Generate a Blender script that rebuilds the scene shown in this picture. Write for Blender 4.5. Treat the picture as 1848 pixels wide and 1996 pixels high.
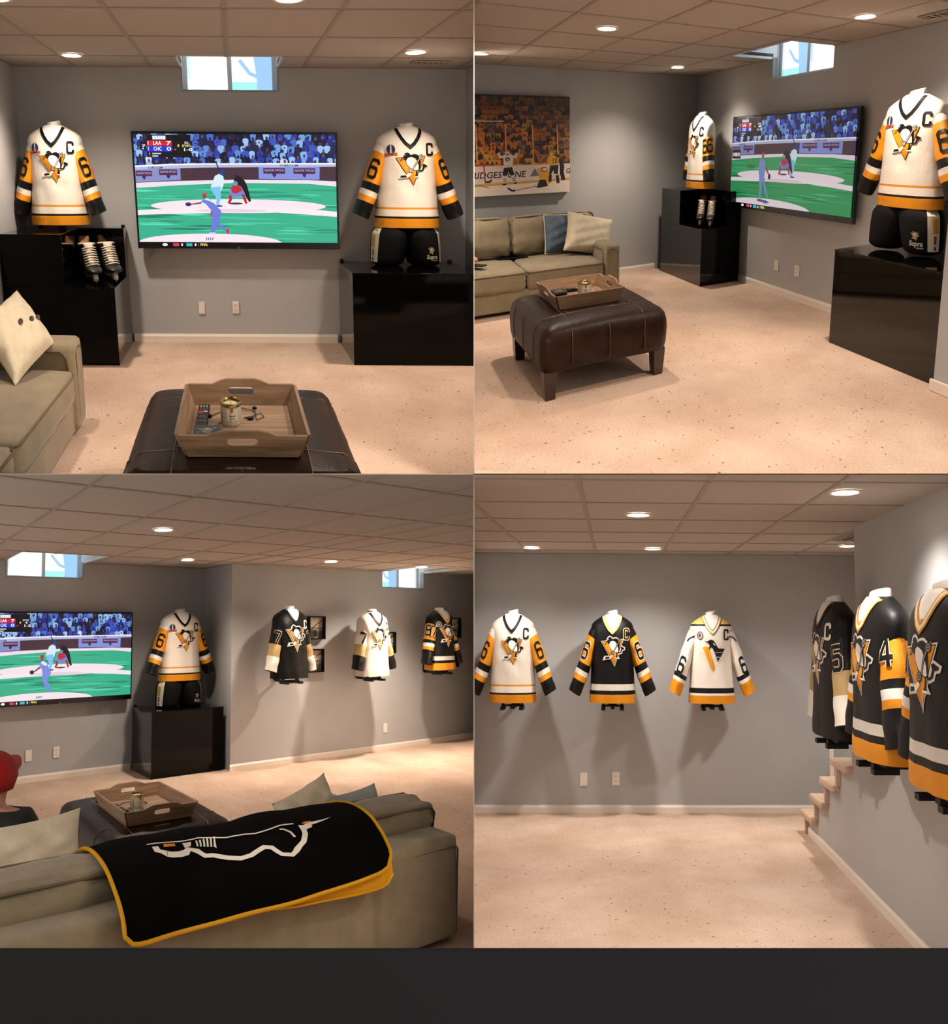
# Four views of one basement hobby room, built as a two-by-two cabinet of room boxes
# seen by one long lens.  Every room box is laid out in metres on its own floor plan:
#   p = along the first wall, q = along the second wall (towards the viewer), z = up.
# The floor plans are drawn out in depth (the boxes are deeper than the real room).
import bpy, bmesh, math, random
from mathutils import Vector, Matrix
from mathutils.geometry import tessellate_polygon

for o in list(bpy.data.objects):
    bpy.data.objects.remove(o)
SC = bpy.context.scene
C = SC.collection
PI = math.pi

# ---------------------------------------------------------------- camera, world, exposure
IMG_W, IMG_H, FOCAL = 1848.0, 1996.0, 2400.0
CAM = Vector((0.0, 0.0, 3.2))
cam_data = bpy.data.cameras.new('camera')
cam = bpy.data.objects.new('camera', cam_data)
C.objects.link(cam)
cam.location = CAM
cam.rotation_euler = (PI / 2, 0, 0)
cam_data.sensor_fit = 'VERTICAL'
cam_data.sensor_height = 36.0
cam_data.sensor_width = 36.0
cam_data.lens = 36.0 * FOCAL / IMG_H
cam_data.clip_start = 0.05
cam_data.clip_end = 200
SC.camera = cam

world = bpy.data.worlds.new('world')
SC.world = world
world.use_nodes = True
wbg = world.node_tree.nodes['Background']
wbg.inputs[0].default_value = (1.0, 0.90, 0.81, 1)
wbg.inputs[1].default_value = 1.15

SC.view_settings.view_transform = 'Standard'
SC.view_settings.look = 'None'
SC.view_settings.exposure = 0.0
SC.view_settings.gamma = 1.0
SC.view_settings.use_curve_mapping = False
LAMP_POWER = 118.0
LAMP_COL = (1.0, 0.83, 0.68)

# ---------------------------------------------------------------- colour and material helpers
def lin(h):
    if not isinstance(h, str):
        return tuple(h)[:3]
    h = h.lstrip('#')
    out = []
    for k in (0, 2, 4):
        c = int(h[k:k + 2], 16) / 255.0
        out.append(c / 12.92 if c <= 0.04045 else ((c + 0.055) / 1.055) ** 2.4)
    return tuple(out)

MATS = {}
def new_mat(name):
    m = bpy.data.materials.new(name)
    m.use_nodes = True
    nt = m.node_tree
    b = nt.nodes['Principled BSDF']
    MATS[name] = m
    return m, nt, b

def tc_node(nt):
    a = nt.nodes.new('ShaderNodeAttribute')
    a.attribute_name = 'tc'
    return a.outputs['Vector']

def noise(nt, scale, detail=3.0, rough=0.55, vec=None, stretch=None):
    n = nt.nodes.new('ShaderNodeTexNoise')
    n.inputs['Scale'].default_value = scale
    n.inputs['Detail'].default_value = detail
    n.inputs['Roughness'].default_value = rough
    v = vec if vec is not None else tc_node(nt)
    if stretch:
        mp = nt.nodes.new('ShaderNodeMapping')
        mp.inputs['Scale'].default_value = stretch
        nt.links.new(v, mp.inputs['Vector'])
        v = mp.outputs['Vector']
    nt.links.new(v, n.inputs['Vector'])
    return n.outputs['Fac']

def ramp(nt, fac, stops):
    r = nt.nodes.new('ShaderNodeValToRGB')
    e = r.color_ramp.elements
    while len(e) < len(stops):
        e.new(0.5)
    for k, (pos, col) in enumerate(stops):
        e[k].position = pos
        e[k].color = (*lin(col), 1)
    nt.links.new(fac, r.inputs['Fac'])
    return r.outputs['Color']

def bump(nt, b, height, strength, dist):
    n = nt.nodes.new('ShaderNodeBump')
    n.inputs['Strength'].default_value = strength
    n.inputs['Distance'].default_value = dist
    nt.links.new(height, n.inputs['Height'])
    nt.links.new(n.outputs['Normal'], b.inputs['Normal'])

def plain(name, col, rough=0.5, metal=0.0, spec=0.5, nscale=0, namp=0.06, bstr=0.0, bdist=0.002, coat=0.0):
    m, nt, b = new_mat(name)
    b.inputs['Roughness'].default_value = rough
    b.inputs['Metallic'].default_value = metal
    b.inputs['Specular IOR Level'].default_value = spec
    b.inputs['Coat Weight'].default_value = coat
    c = lin(col)
    if nscale:
        f = noise(nt, nscale)
        lo = tuple(max(0, x * (1 - namp)) for x in c)
        hi = tuple(min(1, x * (1 + namp)) for x in c)
        nt.links.new(ramp(nt, f, [(0.3, lo), (0.7, hi)]), b.inputs['Base Color'])
        if bstr:
            bump(nt, b, f, bstr, bdist)
    else:
        b.inputs['Base Color'].default_value = (*c, 1)
    return m

def attr_col(nt):
    a = nt.nodes.new('ShaderNodeAttribute')
    a.attribute_name = 'col'
    return a.outputs['Color']

def emit(name, col=None, strength=1.0, black_base=True):
    m, nt, b = new_mat(name)
    b.inputs['Base Color'].default_value = (0, 0, 0, 1)
    b.inputs['Roughness'].default_value = 0.35
    b.inputs['Emission Strength'].default_value = strength
    if col is None:
        nt.links.new(attr_col(nt), b.inputs['Emission Color'])
    else:
        b.inputs['Emission Color'].default_value = (*lin(col), 1)
    return m

def make_materials():
    # painted wall
    m, nt, b = new_mat('wall_paint')
    f = noise(nt, 2.2, 2)
    nt.links.new(ramp(nt, f, [(0.3, '#aeafb0'), (0.7, '#b3b4b5')]), b.inputs['Base Color'])
    b.inputs['Roughness'].default_value = 0.55
    bump(nt, b, noise(nt, 260, 2), 0.06, 0.001)
    # carpet with flecks
    m, nt, b = new_mat('carpet')
    v = tc_node(nt)
    f1 = noise(nt, 75, 3, 0.7, v)
    c1 = ramp(nt, f1, [(0.25, '#ccb09d'), (0.75, '#e6cdba')])
    f2 = noise(nt, 34, 2, 0.5, v)
    c2 = ramp(nt, f2, [(0.285, '#8d7362'), (0.33, '#ffffff')])
    mx = nt.nodes.new('ShaderNodeMix'); mx.data_type = 'RGBA'; mx.blend_type = 'MULTIPLY'
    mx.inputs[0].default_value = 0.8
    nt.links.new(c1, mx.inputs[6]); nt.links.new(c2, mx.inputs[7])
    f3 = noise(nt, 1.6, 3, 0.6, v)
    c3 = ramp(nt, f3, [(0.35, '#e6e0da'), (0.65, '#ffffff')])
    m2 = nt.nodes.new('ShaderNodeMix'); m2.data_type = 'RGBA'; m2.blend_type = 'MULTIPLY'
    m2.inputs[0].default_value = 1.0
    nt.links.new(mx.outputs[2], m2.inputs[6]); nt.links.new(c3, m2.inputs[7])
    nt.links.new(m2.outputs[2], b.inputs['Base Color'])
    b.inputs['Roughness'].default_value = 0.95
    b.inputs['Specular IOR Level'].default_value = 0.1
    bump(nt, b, f1, 0.5, 0.006)
    # ceiling tile
    m, nt, b = new_mat('ceiling_tile')
    f = noise(nt, 90, 3, 0.7)
    nt.links.new(ramp(nt, f, [(0.3, '#ab9f95'), (0.7, '#bab0a6')]), b.inputs['Base Color'])
    b.inputs['Roughness'].default_value = 0.9
    bump(nt, b, f, 0.25, 0.002)
    plain('ceiling_bar', '#9c8f84', 0.6)
    plain('plenum', '#2a2623', 0.9)
    plain('trim_white', '#ece2d6', 0.4, nscale=3, namp=0.02)
    plain('plate_white', '#efe6dc', 0.35)
    plain('vent_metal', '#a79b90', 0.5)
    plain('dark', '#14120f', 0.6)
    # gloss black cabinets
    m = plain('black_gloss', '#080707', 0.05, spec=0.12)
    plain('black_satin', '#0a0909', 0.5, spec=0.3)
    plain('black_plastic', '#0e0d0f', 0.5, spec=0.12)
    plain('bezel', '#0a0a0b', 0.22)
    # printed fabric
    m, nt, b = new_mat('print_fabric')
    f = noise(nt, 420, 2)
    mx = nt.nodes.new('ShaderNodeMix'); mx.data_type = 'RGBA'; mx.blend_type = 'MULTIPLY'
    mx.inputs[0].default_value = 0.22
    nt.links.new(attr_col(nt), mx.inputs[6])
    nt.links.new(ramp(nt, f, [(0.3, '#c8c8c8'), (0.7, '#ffffff')]), mx.inputs[7])
    nt.links.new(mx.outputs[2], b.inputs['Base Color'])
    b.inputs['Roughness'].default_value = 0.55
    b.inputs['Specular IOR Level'].default_value = 0.25
    w1 = noise(nt, 1.0, 3, 0.5, None, (15, 15, 9))
    ad = nt.nodes.new('ShaderNodeMath'); ad.operation = 'MULTIPLY_ADD'; ad.inputs[1].default_value = 0.03
    nt.links.new(f, ad.inputs[0]); nt.links.new(w1, ad.inputs[2])
    bump(nt, b, ad.outputs[0], 0.35, 0.014)
    # flat print (canvas, labels)
    m, nt, b = new_mat('print_flat')
    nt.links.new(attr_col(nt), b.inputs['Base Color'])
    b.inputs['Roughness'].default_value = 0.5
    m, nt, b = new_mat('print_gloss')
    nt.links.new(attr_col(nt), b.inputs['Base Color'])
    b.inputs['Roughness'].default_value = 0.4
    b.inputs['Specular IOR Level'].default_value = 0.12
    plain('pants_black', '#0b0a0b', 0.85, spec=0.15, nscale=90, namp=0.2, bstr=0.15)
    plain('form_white', '#f4efe8', 0.45)
    # sofa cloth
    for nm, lo, hi in (('sofa_cloth', '#877a61', '#9c8e73'), ('sofa_cloth_back', '#7f7159', '#988a70')):
        m, nt, b = new_mat(nm)
        f = noise(nt, 7, 5, 0.65)
        nt.links.new(ramp(nt, f, [(0.3, lo), (0.7, hi)]), b.inputs['Base Color'])
        b.inputs['Roughness'].default_value = 0.92
        b.inputs['Specular IOR Level'].default_value = 0.15
        b.inputs['Sheen Weight'].default_value = 0.25
        bump(nt, b, noise(nt, 330, 3), 0.25, 0.002)
    plain('sofa_piping', '#6f6350', 0.9)
    plain('pillow_cream', '#dccfb5', 0.9, nscale=60, namp=0.05, bstr=0.2)
    plain('pillow_blue', '#56697a', 0.85, nscale=90, namp=0.08, bstr=0.2)
    plain('pillow_ice', '#a9b3b4', 0.9, nscale=70, namp=0.06, bstr=0.2)
    plain('button_brown', '#3b2a1c', 0.4)
    # leather
    m, nt, b = new_mat('leather')
    f = noise(nt, 9, 6, 0.6)
    nt.links.new(ramp(nt, f, [(0.3, '#20130d'), (0.75, '#33211a')]), b.inputs['Base Color'])
    b.inputs['Roughness'].default_value = 0.4
    b.inputs['Specular IOR Level'].default_value = 0.08
    v = nt.nodes.new('ShaderNodeTexVoronoi'); v.inputs['Scale'].default_value = 55
    nt.links.new(tc_node(nt), v.inputs['Vector'])
    ad = nt.nodes.new('ShaderNodeMath'); ad.operation = 'ADD'
    nt.links.new(noise(nt, 26, 5, 0.65), ad.inputs[0])
    mu = nt.nodes.new('ShaderNodeMath'); mu.operation = 'MULTIPLY'; mu.inputs[1].default_value = 0.25
    nt.links.new(v.outputs['Distance'], mu.inputs[0]); nt.links.new(mu.outputs[0], ad.inputs[1])
    bump(nt, b, ad.outputs[0], 0.35, 0.008)
    plain('leather_seam', '#5a4536', 0.35)
    plain('dark_wood', '#2b1711', 0.3, nscale=12, namp=0.25)
    # tray wood
    for nm, st in (('wood_u', (3, 34, 34)), ('wood_v', (34, 3, 34))):
        m, nt, b = new_mat(nm)
        f = noise(nt, 1.0, 6, 0.62, None, st)
        nt.links.new(ramp(nt, f, [(0.25, '#5d4430'), (0.5, '#8f6f51'), (0.75, '#ab8d6e')]), b.inputs['Base Color'])
        b.inputs['Roughness'].default_value = 0.7
        bump(nt, b, f, 0.25, 0.002)
    plain('wood_edge', '#b08d66', 0.7, nscale=30, namp=0.15)
    plain('wax', '#e9dfae', 0.4)
    m, nt, b = new_mat('tin_gold')
    b.inputs['Base Color'].default_value = (*lin('#8f7a4c'), 1); b.inputs['Metallic'].default_value = 1; b.inputs['Roughness'].default_value = 0.35
    m, nt, b = new_mat('steel')
    b.inputs['Base Color'].default_value = (*lin('#c9c7c2'), 1); b.inputs['Metallic'].default_value = 1; b.inputs['Roughness'].default_value = 0.25
    plain('holder_white', '#d9d2c4', 0.4)
    plain('lace_white', '#d8cdb9', 0.8)
    plain('tan_leather', '#8a5f36', 0.6)
    plain('skate_black', '#17140f', 0.4, nscale=60, namp=0.3, bstr=0.2)
    plain('skin', '#c98f78', 0.5, nscale=30, namp=0.06)
    plain('hair', '#3a291f', 0.7)
    plain('cap_red', '#b0060f', 0.75, nscale=200, namp=0.08, bstr=0.15)
    plain('tee_black', '#0c0c0e', 0.85, nscale=120, namp=0.2, bstr=0.2)
    plain('jeans', '#2c3442', 0.9, nscale=150, namp=0.2)
    m, nt, b = new_mat('fleece')
    nt.links.new(attr_col(nt), b.inputs['Base Color'])
    b.inputs['Roughness'].default_value = 1.0
    b.inputs['Specular IOR Level'].default_value = 0.05
    bump(nt, b, noise(nt, 240, 3), 0.4, 0.003)
    plain('divider', '#d9d4cf', 0.9, spec=0.1)  # pale so the added divider boards bounce light back into the rooms
    plain('base_dark', '#242427', 0.9, spec=0.05)
    plain('well_white', '#dfe6ea', 0.6)
    plain('vinyl_white', '#e8eef2', 0.35)
    emit('screen', None, 1.0)
    emit('daylight', None, 1.15)
    emit('lamp_glow', '#fff3e2', 16.0)
make_materials()

# ---------------------------------------------------------------- rooms, frames, mesh builder
GAP = 0.00035      # half the thickness of the dividers, per metre from the lens axis
class Room:
    def __init__(s, key, origin, pa, pb, n, ceil, side, top):
        s.key = key
        s.o = Vector(origin) + CAM
        s.a, s.b, s.n = Vector(pa), Vector(pb), Vector(n)
        s.ceil = ceil
        k = (998.0 - 924.0) / FOCAL
        # planes of the dividers that close this box: (point, normal pointing out of the box)
        s.planes = [(CAM, Vector((-side, GAP, 0)).normalized()),
                    (CAM, (Vector((0, k + GAP, -1)) if top else Vector((0, -k + GAP, 1))).normalized())]
    def w(s, p, q, z):
        return s.o + s.a * p + s.b * q + s.n * z

TL = Room('upper left', (-3.5947, 10.1245, 1.4066), (0.9660, 0.0073, -0.0038), (0.4105, -2.0940, -0.5785), (0.0058, -0.2652, 0.9642), 2.13, -1, True)
TR = Room('upper right', (2.5782, 14.6532, 2.9541), (-0.9716, -1.0079, -0.3119), (0.1611, -1.8267, -0.5365), (-0.0144, -0.2829, 0.9590), 2.105, 1, True)
BL = Room('lower left', (-3.0274, 14.1505, -2.8414), (0.6116, 0.8872, -0.0773), (0.9306, -1.8939, 0.1829), (-0.0080, 0.0922, 0.9957), 2.18, -1, False)
BR = Room('lower right', (0.0262, 10.4328, -2.5473), (0.9364, 0.0324, -0.0086), (-0.1807, -1.5944, 0.1494), (0.0060, 0.0926, 0.9957), 2.20, 1, False)

class Frame:
    """local axes of a thing: u to the right, v out of the wall / to its front, z up"""
    def __init__(s, room, p=0, q=0, z=0, U=(1, 0), V=(0, 1), k=1.0):
        s.room, s.p, s.q, s.z, s.U, s.V, s.k = room, p, q, z, U, V, k
    def w(s, c):
        u, v, z = c[0] * s.k, c[1] * s.k, c[2] * s.k
        return s.room.w(s.p + u * s.U[0] + v * s.V[0], s.q + u * s.U[1] + v * s.V[1], s.z + z)
    def at(s, u=0, v=0, z=0, rot=0.0, k=1.0):
        c, d = math.cos(rot), math.sin(rot)
        U = (s.U[0] * c + s.V[0] * d, s.U[1] * c + s.V[1] * d)
        V = (-s.U[0] * d + s.V[0] * c, -s.U[1] * d + s.V[1] * c)
        u, v, z = u * s.k, v * s.k, z * s.k
        return Frame(s.room, s.p + u * s.U[0] + v * s.V[0], s.q + u * s.U[1] + v * s.V[1], s.z + z, U, V, s.k * k)

def props(o, label=None, cat=None, group=None, kind=None):
    if label: o['label'] = label
    if cat: o['category'] = cat
    if group: o['group'] = group
    if kind: o['kind'] = kind
    return o

def thing(name, fr, label=None, cat=None, group=None, kind=None):
    o = bpy.data.objects.new(name, None)
    o.empty_display_size = 0.1
    C.objects.link(o)
    o.location = fr.w((0, 0, 0))
    return props(o, label, cat, group, kind)

class MB:
    def __init__(s):
        s.v, s.f, s.c = [], [], []
    def add(s, vs, fs, col=None):
        b = len(s.v)
        s.v += [tuple(x) for x in vs]
        for k, f in enumerate(fs):
            s.f.append(tuple(i + b for i in f))
            s.c.append(col[k] if isinstance(col, list) else col)
        return s
    def box(s, u0, u1, v0, v1, z0, z1, col=None):
        return s.add([(u0, v0, z0), (u1, v0, z0), (u1, v1, z0), (u0, v1, z0), (u0, v0, z1), (u1, v0, z1), (u1, v1, z1), (u0, v1, z1)],
                     [(0, 3, 2, 1), (4, 5, 6, 7), (0, 1, 5, 4), (1, 2, 6, 5), (2, 3, 7, 6), (3, 0, 4, 7)], col)
    def rings(s, rs, col=None, caps=True, closed=True):
        n = len(rs[0])
        vs = [p for r in rs for p in r]
        fs, cs = [], []
        for i in range(len(rs) - 1):
            for j in range(n if closed else n - 1):
                k = (j + 1) % n
                fs.append((i * n + j, i * n + k, (i + 1) * n + k, (i + 1) * n + j))
                cs.append(col[i] if isinstance(col, list) else col)
        if caps:
            fs.append(tuple(range(n))[::-1]); cs.append(col[0] if isinstance(col, list) else col)
            fs.append(tuple((len(rs) - 1) * n + j for j in range(n))); cs.append(col[-1] if isinstance(col, list) else col)
        return s.add(vs, fs, cs)
    def tube(s, pts, r, n=8, col=None, caps=True):
        pts = [Vector(p) for p in pts]
        rs = []
        up = Vector((0.12, 0.07, 1)).normalized()
        for i, p in enumerate(pts):
            d = (pts[min(i + 1, len(pts) - 1)] - pts[max(i - 1, 0)]).normalized()
            a = d.cross(up)
            if a.length < 0.1: a = d.cross(Vector((1, 0.2, 0)))
            a.normalize(); b = d.cross(a)
            rr = r[i] if isinstance(r, (list, tuple)) else r
            rs.append([p + (a * math.cos(2 * PI * k / n) + b * math.sin(2 * PI * k / n)) * rr for k in range(n)])
        return s.rings(rs, col, caps)
    def lathe(s, prof, n=20, cu=0, cv=0, col=None, caps=True):
        return s.rings([[(cu + r * math.cos(2 * PI * k / n), cv + r * math.sin(2 * PI * k / n), z) for k in range(n)] for r, z in prof], col, caps)
    def ball(s, c, r, n=14, m=8, col=None):
        rx, ry, rz = r if isinstance(r, (list, tuple)) else (r, r, r)
        rs = []
        for i in range(m + 1):
            t = PI * (0.02 + 0.96 * i / m)
            rs.append([(c[0] + rx * math.sin(t) * math.cos(2 * PI * k / n), c[1] + ry * math.sin(t) * math.sin(2 * PI * k / n), c[2] - rz * math.cos(t)) for k in range(n)])
        return s.rings(rs, col)
    def prism(s, poly, axis, a0, a1, col=None, hole=None):
        """extrude a 2D polygon (optionally with one hole) along axis 0, 1 or 2"""
        def mk(x, y, a):
            return [(a, x, y), (x, a, y), (x, y, a)][axis]
        loops = [poly] + ([hole] if hole else [])
        tris = tessellate_polygon([[Vector((x, y, 0)) for x, y in l] for l in loops])
        flat = [pt for l in loops for pt in l]
        n = len(flat)
        vs = [mk(x, y, a0) for x, y in flat] + [mk(x, y, a1) for x, y in flat]
        fs = [tuple(t) for t in tris] + [tuple(i + n for i in t)[::-1] for t in tris]
        b = 0
        for l in loops:
            m = len(l)
            for i in range(m):
                j = (i + 1) % m
                fs.append((b + i, b + j, b + j + n, b + i + n))
            b += m
        return s.add(vs, fs, col)
    def build(s, name, mat, fr, parent=None, smooth=False, bevel=0.0, seg=2, clean=True):
        bm = bmesh.new()
        cl = bm.loops.layers.float_color.new('col')
        bv = [bm.verts.new(v) for v in s.v]
        for f, c in zip(s.f, s.c):
            try:
                fc = bm.faces.new([bv[i] for i in f])
            except ValueError:
                continue
            fc.smooth = smooth
            if c is not None:
                l3 = lin(c)
                for lp in fc.loops:
                    lp[cl] = (*l3, 1.0)
        if clean:
            bmesh.ops.recalc_face_normals(bm, faces=bm.faces)
        if bevel:
            eds = [e for e in bm.edges if len(e.link_faces) == 2 and e.calc_face_angle(0) > 0.6]
            bmesh.ops.bevel(bm, geom=eds, offset=bevel, segments=seg, profile=0.5, affect='EDGES', clamp_overlap=True)
            if smooth:
                for f in bm.faces: f.smooth = True
        tl = bm.verts.layers.float_vector.new('tc')
        for v in bm.verts:
            v[tl] = v.co.copy()
            v.co = fr.w(v.co)
        for co, no in fr.room.planes:
            out = [v for v in bm.verts if (v.co - co).dot(no) > 0]
            if not out:
                continue
            if len(out) == len(bm.verts):
                bm.free()
                return None
            r = bmesh.ops.bisect_plane(bm, geom=bm.verts[:] + bm.edges[:] + bm.faces[:], plane_co=co, plane_no=no, clear_outer=True, dist=1e-6)
            ce = [e for e in r['geom_cut'] if isinstance(e, bmesh.types.BMEdge) and e.is_valid]
            if ce and len(ce) < 400:
                try:
                    bmesh.ops.holes_fill(bm, edges=ce, sides=0)
                except Exception:
                    pass
        if not bm.faces:
            bm.free()
            return None
        if parent:
            r0 = parent
            while r0.parent: r0 = r0.parent
            org = r0.location.copy()
        else:
            org = fr.w((0, 0, 0))
        for v in bm.verts:
            v.co -= org
        if clean:
            bmesh.ops.recalc_face_normals(bm, faces=bm.faces)
        me = bpy.data.meshes.new(name)
        bm.to_mesh(me); bm.free()
        me.materials.append(MATS[mat] if isinstance(mat, str) else mat)
        o = bpy.data.objects.new(name, me)
        C.objects.link(o)
        if parent:
            o.parent = parent
        else:
            o.location = org
        return o

# ---------------------------------------------------------------- flat drawing: coloured polygons laid on a surface
def ell(cx, cy, rx, ry, n=18, rot=0.0, a0=0.0, a1=2 * PI):
    c, d = math.cos(rot), math.sin(rot)
    full = abs(a1 - a0 - 2 * PI) < 1e-6
    m = n if full else n + 1
    out = []
    for k in range(m):
        t = a0 + (a1 - a0) * k / n
        x, y = rx * math.cos(t), ry * math.sin(t)
        out.append((cx + x * c - y * d, cy + x * d + y * c))
    return out

def rect(x0, y0, x1, y1):
    return [(x0, y0), (x1, y0), (x1, y1), (x0, y1)]

def stroke(pts, w, closed=False):
    """ribbon of width w along a polyline, as quads with mitred joins"""
    n = len(pts)
    P = [Vector((x, y)) for x, y in pts]
    L, R = [], []
    for i in range(n):
        if closed:
            a, b = P[i - 1], P[(i + 1) % n]
        else:
            a, b = P[max(i - 1, 0)], P[min(i + 1, n - 1)]
        d1 = (P[i] - a); d2 = (b - P[i])
        if d1.length < 1e-9: d1 = d2
        if d2.length < 1e-9: d2 = d1
        d1 = d1.normalized(); d2 = d2.normalized()
        n1 = Vector((-d1.y, d1.x)); n2 = Vector((-d2.y, d2.x))
        m = n1 + n2
        if m.length < 1e-6: m = n1
        m.normalize()
        k = min(2.0, 1.0 / max(0.3, m.dot(n1)))
        L.append(P[i] + m * (w / 2) * k); R.append(P[i] - m * (w / 2) * k)
    out = []
    for i in range(n if closed else n - 1):
        j = (i + 1) % n
        out.append([tuple(L[i]), tuple(L[j]), tuple(R[j]), tuple(R[i])])
    return out

GLYPH = {
    '6': [(.6, .80), (.6, .9), (.5, 1), (.1, 1), (0, .9), (0, .1), (.1, 0), (.5, 0), (.6, .1), (.6, .45), (.5, .55), (0, .55)],
    '7': [(0, .86), (0, 1), (.6, 1), (.6, .9), (.28, 0)],
    '8': [(.1, .53), (0, .63), (0, .9), (.1, 1), (.5, 1), (.6, .9), (.6, .63), (.5, .53), (.1, .53), (0, .43), (0, .1), (.1, 0), (.5, 0), (.6, .1), (.6, .43), (.5, .53)],
    '4': [(.45, 0), (.45, 1), (0, .34), (.66, .34)],
    '5': [(.6, 1), (.04, 1), (.02, .56), (.48, .58), (.6, .46), (.6, .12), (.5, 0), (.1, 0), (0, .12)],
    'C': [(.6, .70), (.6, .9), (.5, 1), (.1, 1), (0, .9), (0, .1), (.1, 0), (.5, 0), (.6, .1), (.6, .30)],
}
def glyph(ch, cx, cy, h, w=0.17, col='#111111', under=None, uw=0.30, aspect=1.0):
    """block numeral centred on (cx, cy) with height h (y up)"""
    pts = [(cx + (x - .3) * h * aspect, cy + (y - .5) * h) for x, y in GLYPH[ch]]
    D = []
    if under:
        D += [(under, q) for q in stroke(pts, uw * h)]
    D += [(col, q) for q in stroke(pts, w * h)]
    return D

TXT = {}
def text2d(s, bold=0.0):
    """outline of a line of lettering as triangles, cap height 1, starting at x = 0"""
    k = (s, bold)
    if k in TXT: return TXT[k]
    cu = bpy.data.curves.new('lettering', 'FONT')
    cu.body = s; cu.size = 1.0; cu.offset = bold; cu.resolution_u = 2
    ob = bpy.data.objects.new('lettering', cu)
    C.objects.link(ob)
    dg = bpy.context.evaluated_depsgraph_get()
    me = bpy.data.meshes.new_from_object(ob.evaluated_get(dg))
    me.calc_loop_triangles()
    V = [(v.co.x, v.co.y) for v in me.vertices]
    T = [[V[i] for i in t.vertices] for t in me.loop_triangles]
    bpy.data.objects.remove(ob); bpy.data.curves.remove(cu); bpy.data.meshes.remove(me)
    xs = [p[0] for t in T for p in t] or [0, 1]
    w = max(xs) - min(xs)
    T = [[((x - min(xs)) / .70, y / .70) for x, y in t] for t in T]
    TXT[k] = (T, w / .70)
    return TXT[k]

def words(s, x, y, h, col, bold=0.01, width=None, up=-1, slant=0.0):
    """lettering with its baseline at (x, y); up = -1 when y runs down the picture"""
    T, w = text2d(s, bold)
    sx = (width / w) if width else h
    return [(col, [(x + px * sx + slant * py * h, y + up * py * h) for px, py in t]) for t in T]

def subdiv(tris, lvl):
    for _ in range(lvl):
        out = []
        for a, b, c in tris:
            ab = ((a[0] + b[0]) / 2, (a[1] + b[1]) / 2); bc = ((b[0] + c[0]) / 2, (b[1] + c[1]) / 2); ca = ((c[0] + a[0]) / 2, (c[1] + a[1]) / 2)
            out += [(a, ab, ca), (ab, b, bc), (ca, bc, c), (ab, bc, ca)]
        tris = out
    return tris

def lay(mb, D, fn, off=0.001, step=0.00012, lvl=0, auto=None):
    """lay a drawing on a surface: fn(x, y, height) -> (u, v, z)"""
    k, prev = -1, None
    for col, poly in D:
        if col != prev:
            k += 1; prev = col
        if len(poly) == 3:
            tris = [tuple(poly)]
        else:
            tt = tessellate_polygon([[Vector((x, y, 0)) for x, y in poly]])
            tris = [tuple(poly[i] for i in t) for t in tt]
        n = lvl
        if auto:
            xs = [p[0] for p in poly]; ys = [p[1] for p in poly]
            e = max(max(xs) - min(xs), max(ys) - min(ys))
            n = 0
            while e > auto and n < 4:
                e /= 2; n += 1
        tris = subdiv(tris, n)
        vs, fs = [], []
        for t in tris:
            b = len(vs)
            vs += [fn(x, y, off + k * step) for x, y in t]
            fs.append((b, b + 1, b + 2))
        mb.add(vs, fs, col)
    return mb

def crest_drawing(pal):
    """skating-bird team crest inside a triangle; unit width, centred, y up"""
    gold, black, white, grey, line = pal
    cx, cy, k = 1000.0, 725.0, 410.0
    t = lambda pts: [((x - cx) / k, (cy - y) / k) for x, y in pts]
    tri = [(792, 600), (905, 592), (1172, 571), (1018, 928)]
    body = [(884, 602), (888, 565), (908, 536), (935, 526), (962, 536), (984, 560), (1015, 548), (1052, 546), (1084, 562), (1108, 600),
            (1116, 660), (1114, 722), (1098, 756), (1058, 758), (1000, 742), (956, 716), (930, 676), (916, 636), (896, 618)]
    belly = [(1000, 584), (1042, 602), (1072, 640), (1090, 696), (1088, 742), (1060, 748), (1012, 738), (966, 712), (932, 668), (924, 630), (944, 598), (972, 585)]
    rleg = [(1086, 756), (1130, 742), (1146, 706), (1138, 676), (1158, 668), (1206, 690), (1200, 706), (1168, 712), (1150, 752), (1110, 768)]
    lleg = [(1052, 756), (1078, 764), (1072, 806), (1090, 830), (1026, 832), (1050, 806)]
    blade = [(820, 852), (836, 816), (930, 810), (972, 786), (984, 800), (944, 836)]
    beak = [(888, 588), (866, 596), (836, 640), (862, 632), (896, 614)]
    D = []
    if line:
        for s in (tri, body, rleg, lleg, blade):
            D += [(line, q) for q in stroke(t(s), 0.075, True)]
    for s in (tri,):
        D += [(black, q) for q in stroke(t(s), 0.03, True)]
    D.append((gold, t(tri)))
    D.append((black, t(body)))
    D.append((black, t(rleg))); D.append((black, t(lleg)))
    D.append((white, t(belly)))
    D.append((black, t(beak))); D.append((gold, t([(880, 600), (850, 630), (890, 612)])))
    D.append((white, t(ell(905, 560, 7, 7, 6))))
    D.append((white, t([(1030, 826), (1088, 826), (1090, 838), (1026, 840)])))
    D += [(black, q) for q in stroke(t([(1136, 548), (960, 806)]), 0.06)]
    D += [(grey, q) for q in stroke(t([(1134, 551), (962, 803)]), 0.032)]
    D.append((white, t([(812, 858), (832, 808), (934, 803), (975, 778), (992, 800), (948, 844)])))
    D.append((black, t([(842, 848), (850, 818), (918, 813), (926, 838)])))
    for gx, gy in ((1112, 584), (984, 752)):
        D.append((black, t(ell(gx, gy, 31, 31, 10))))
        D.append((grey, t(ell(gx, gy, 24, 24, 10))))
        D += [(black, q) for q in stroke(t([(gx - 16, gy - 8), (gx + 16, gy - 8)]), 0.014)]
        D += [(black, q) for q in stroke(t([(gx - 16, gy + 6), (gx + 16, gy + 6)]), 0.014)]
    return D

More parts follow.
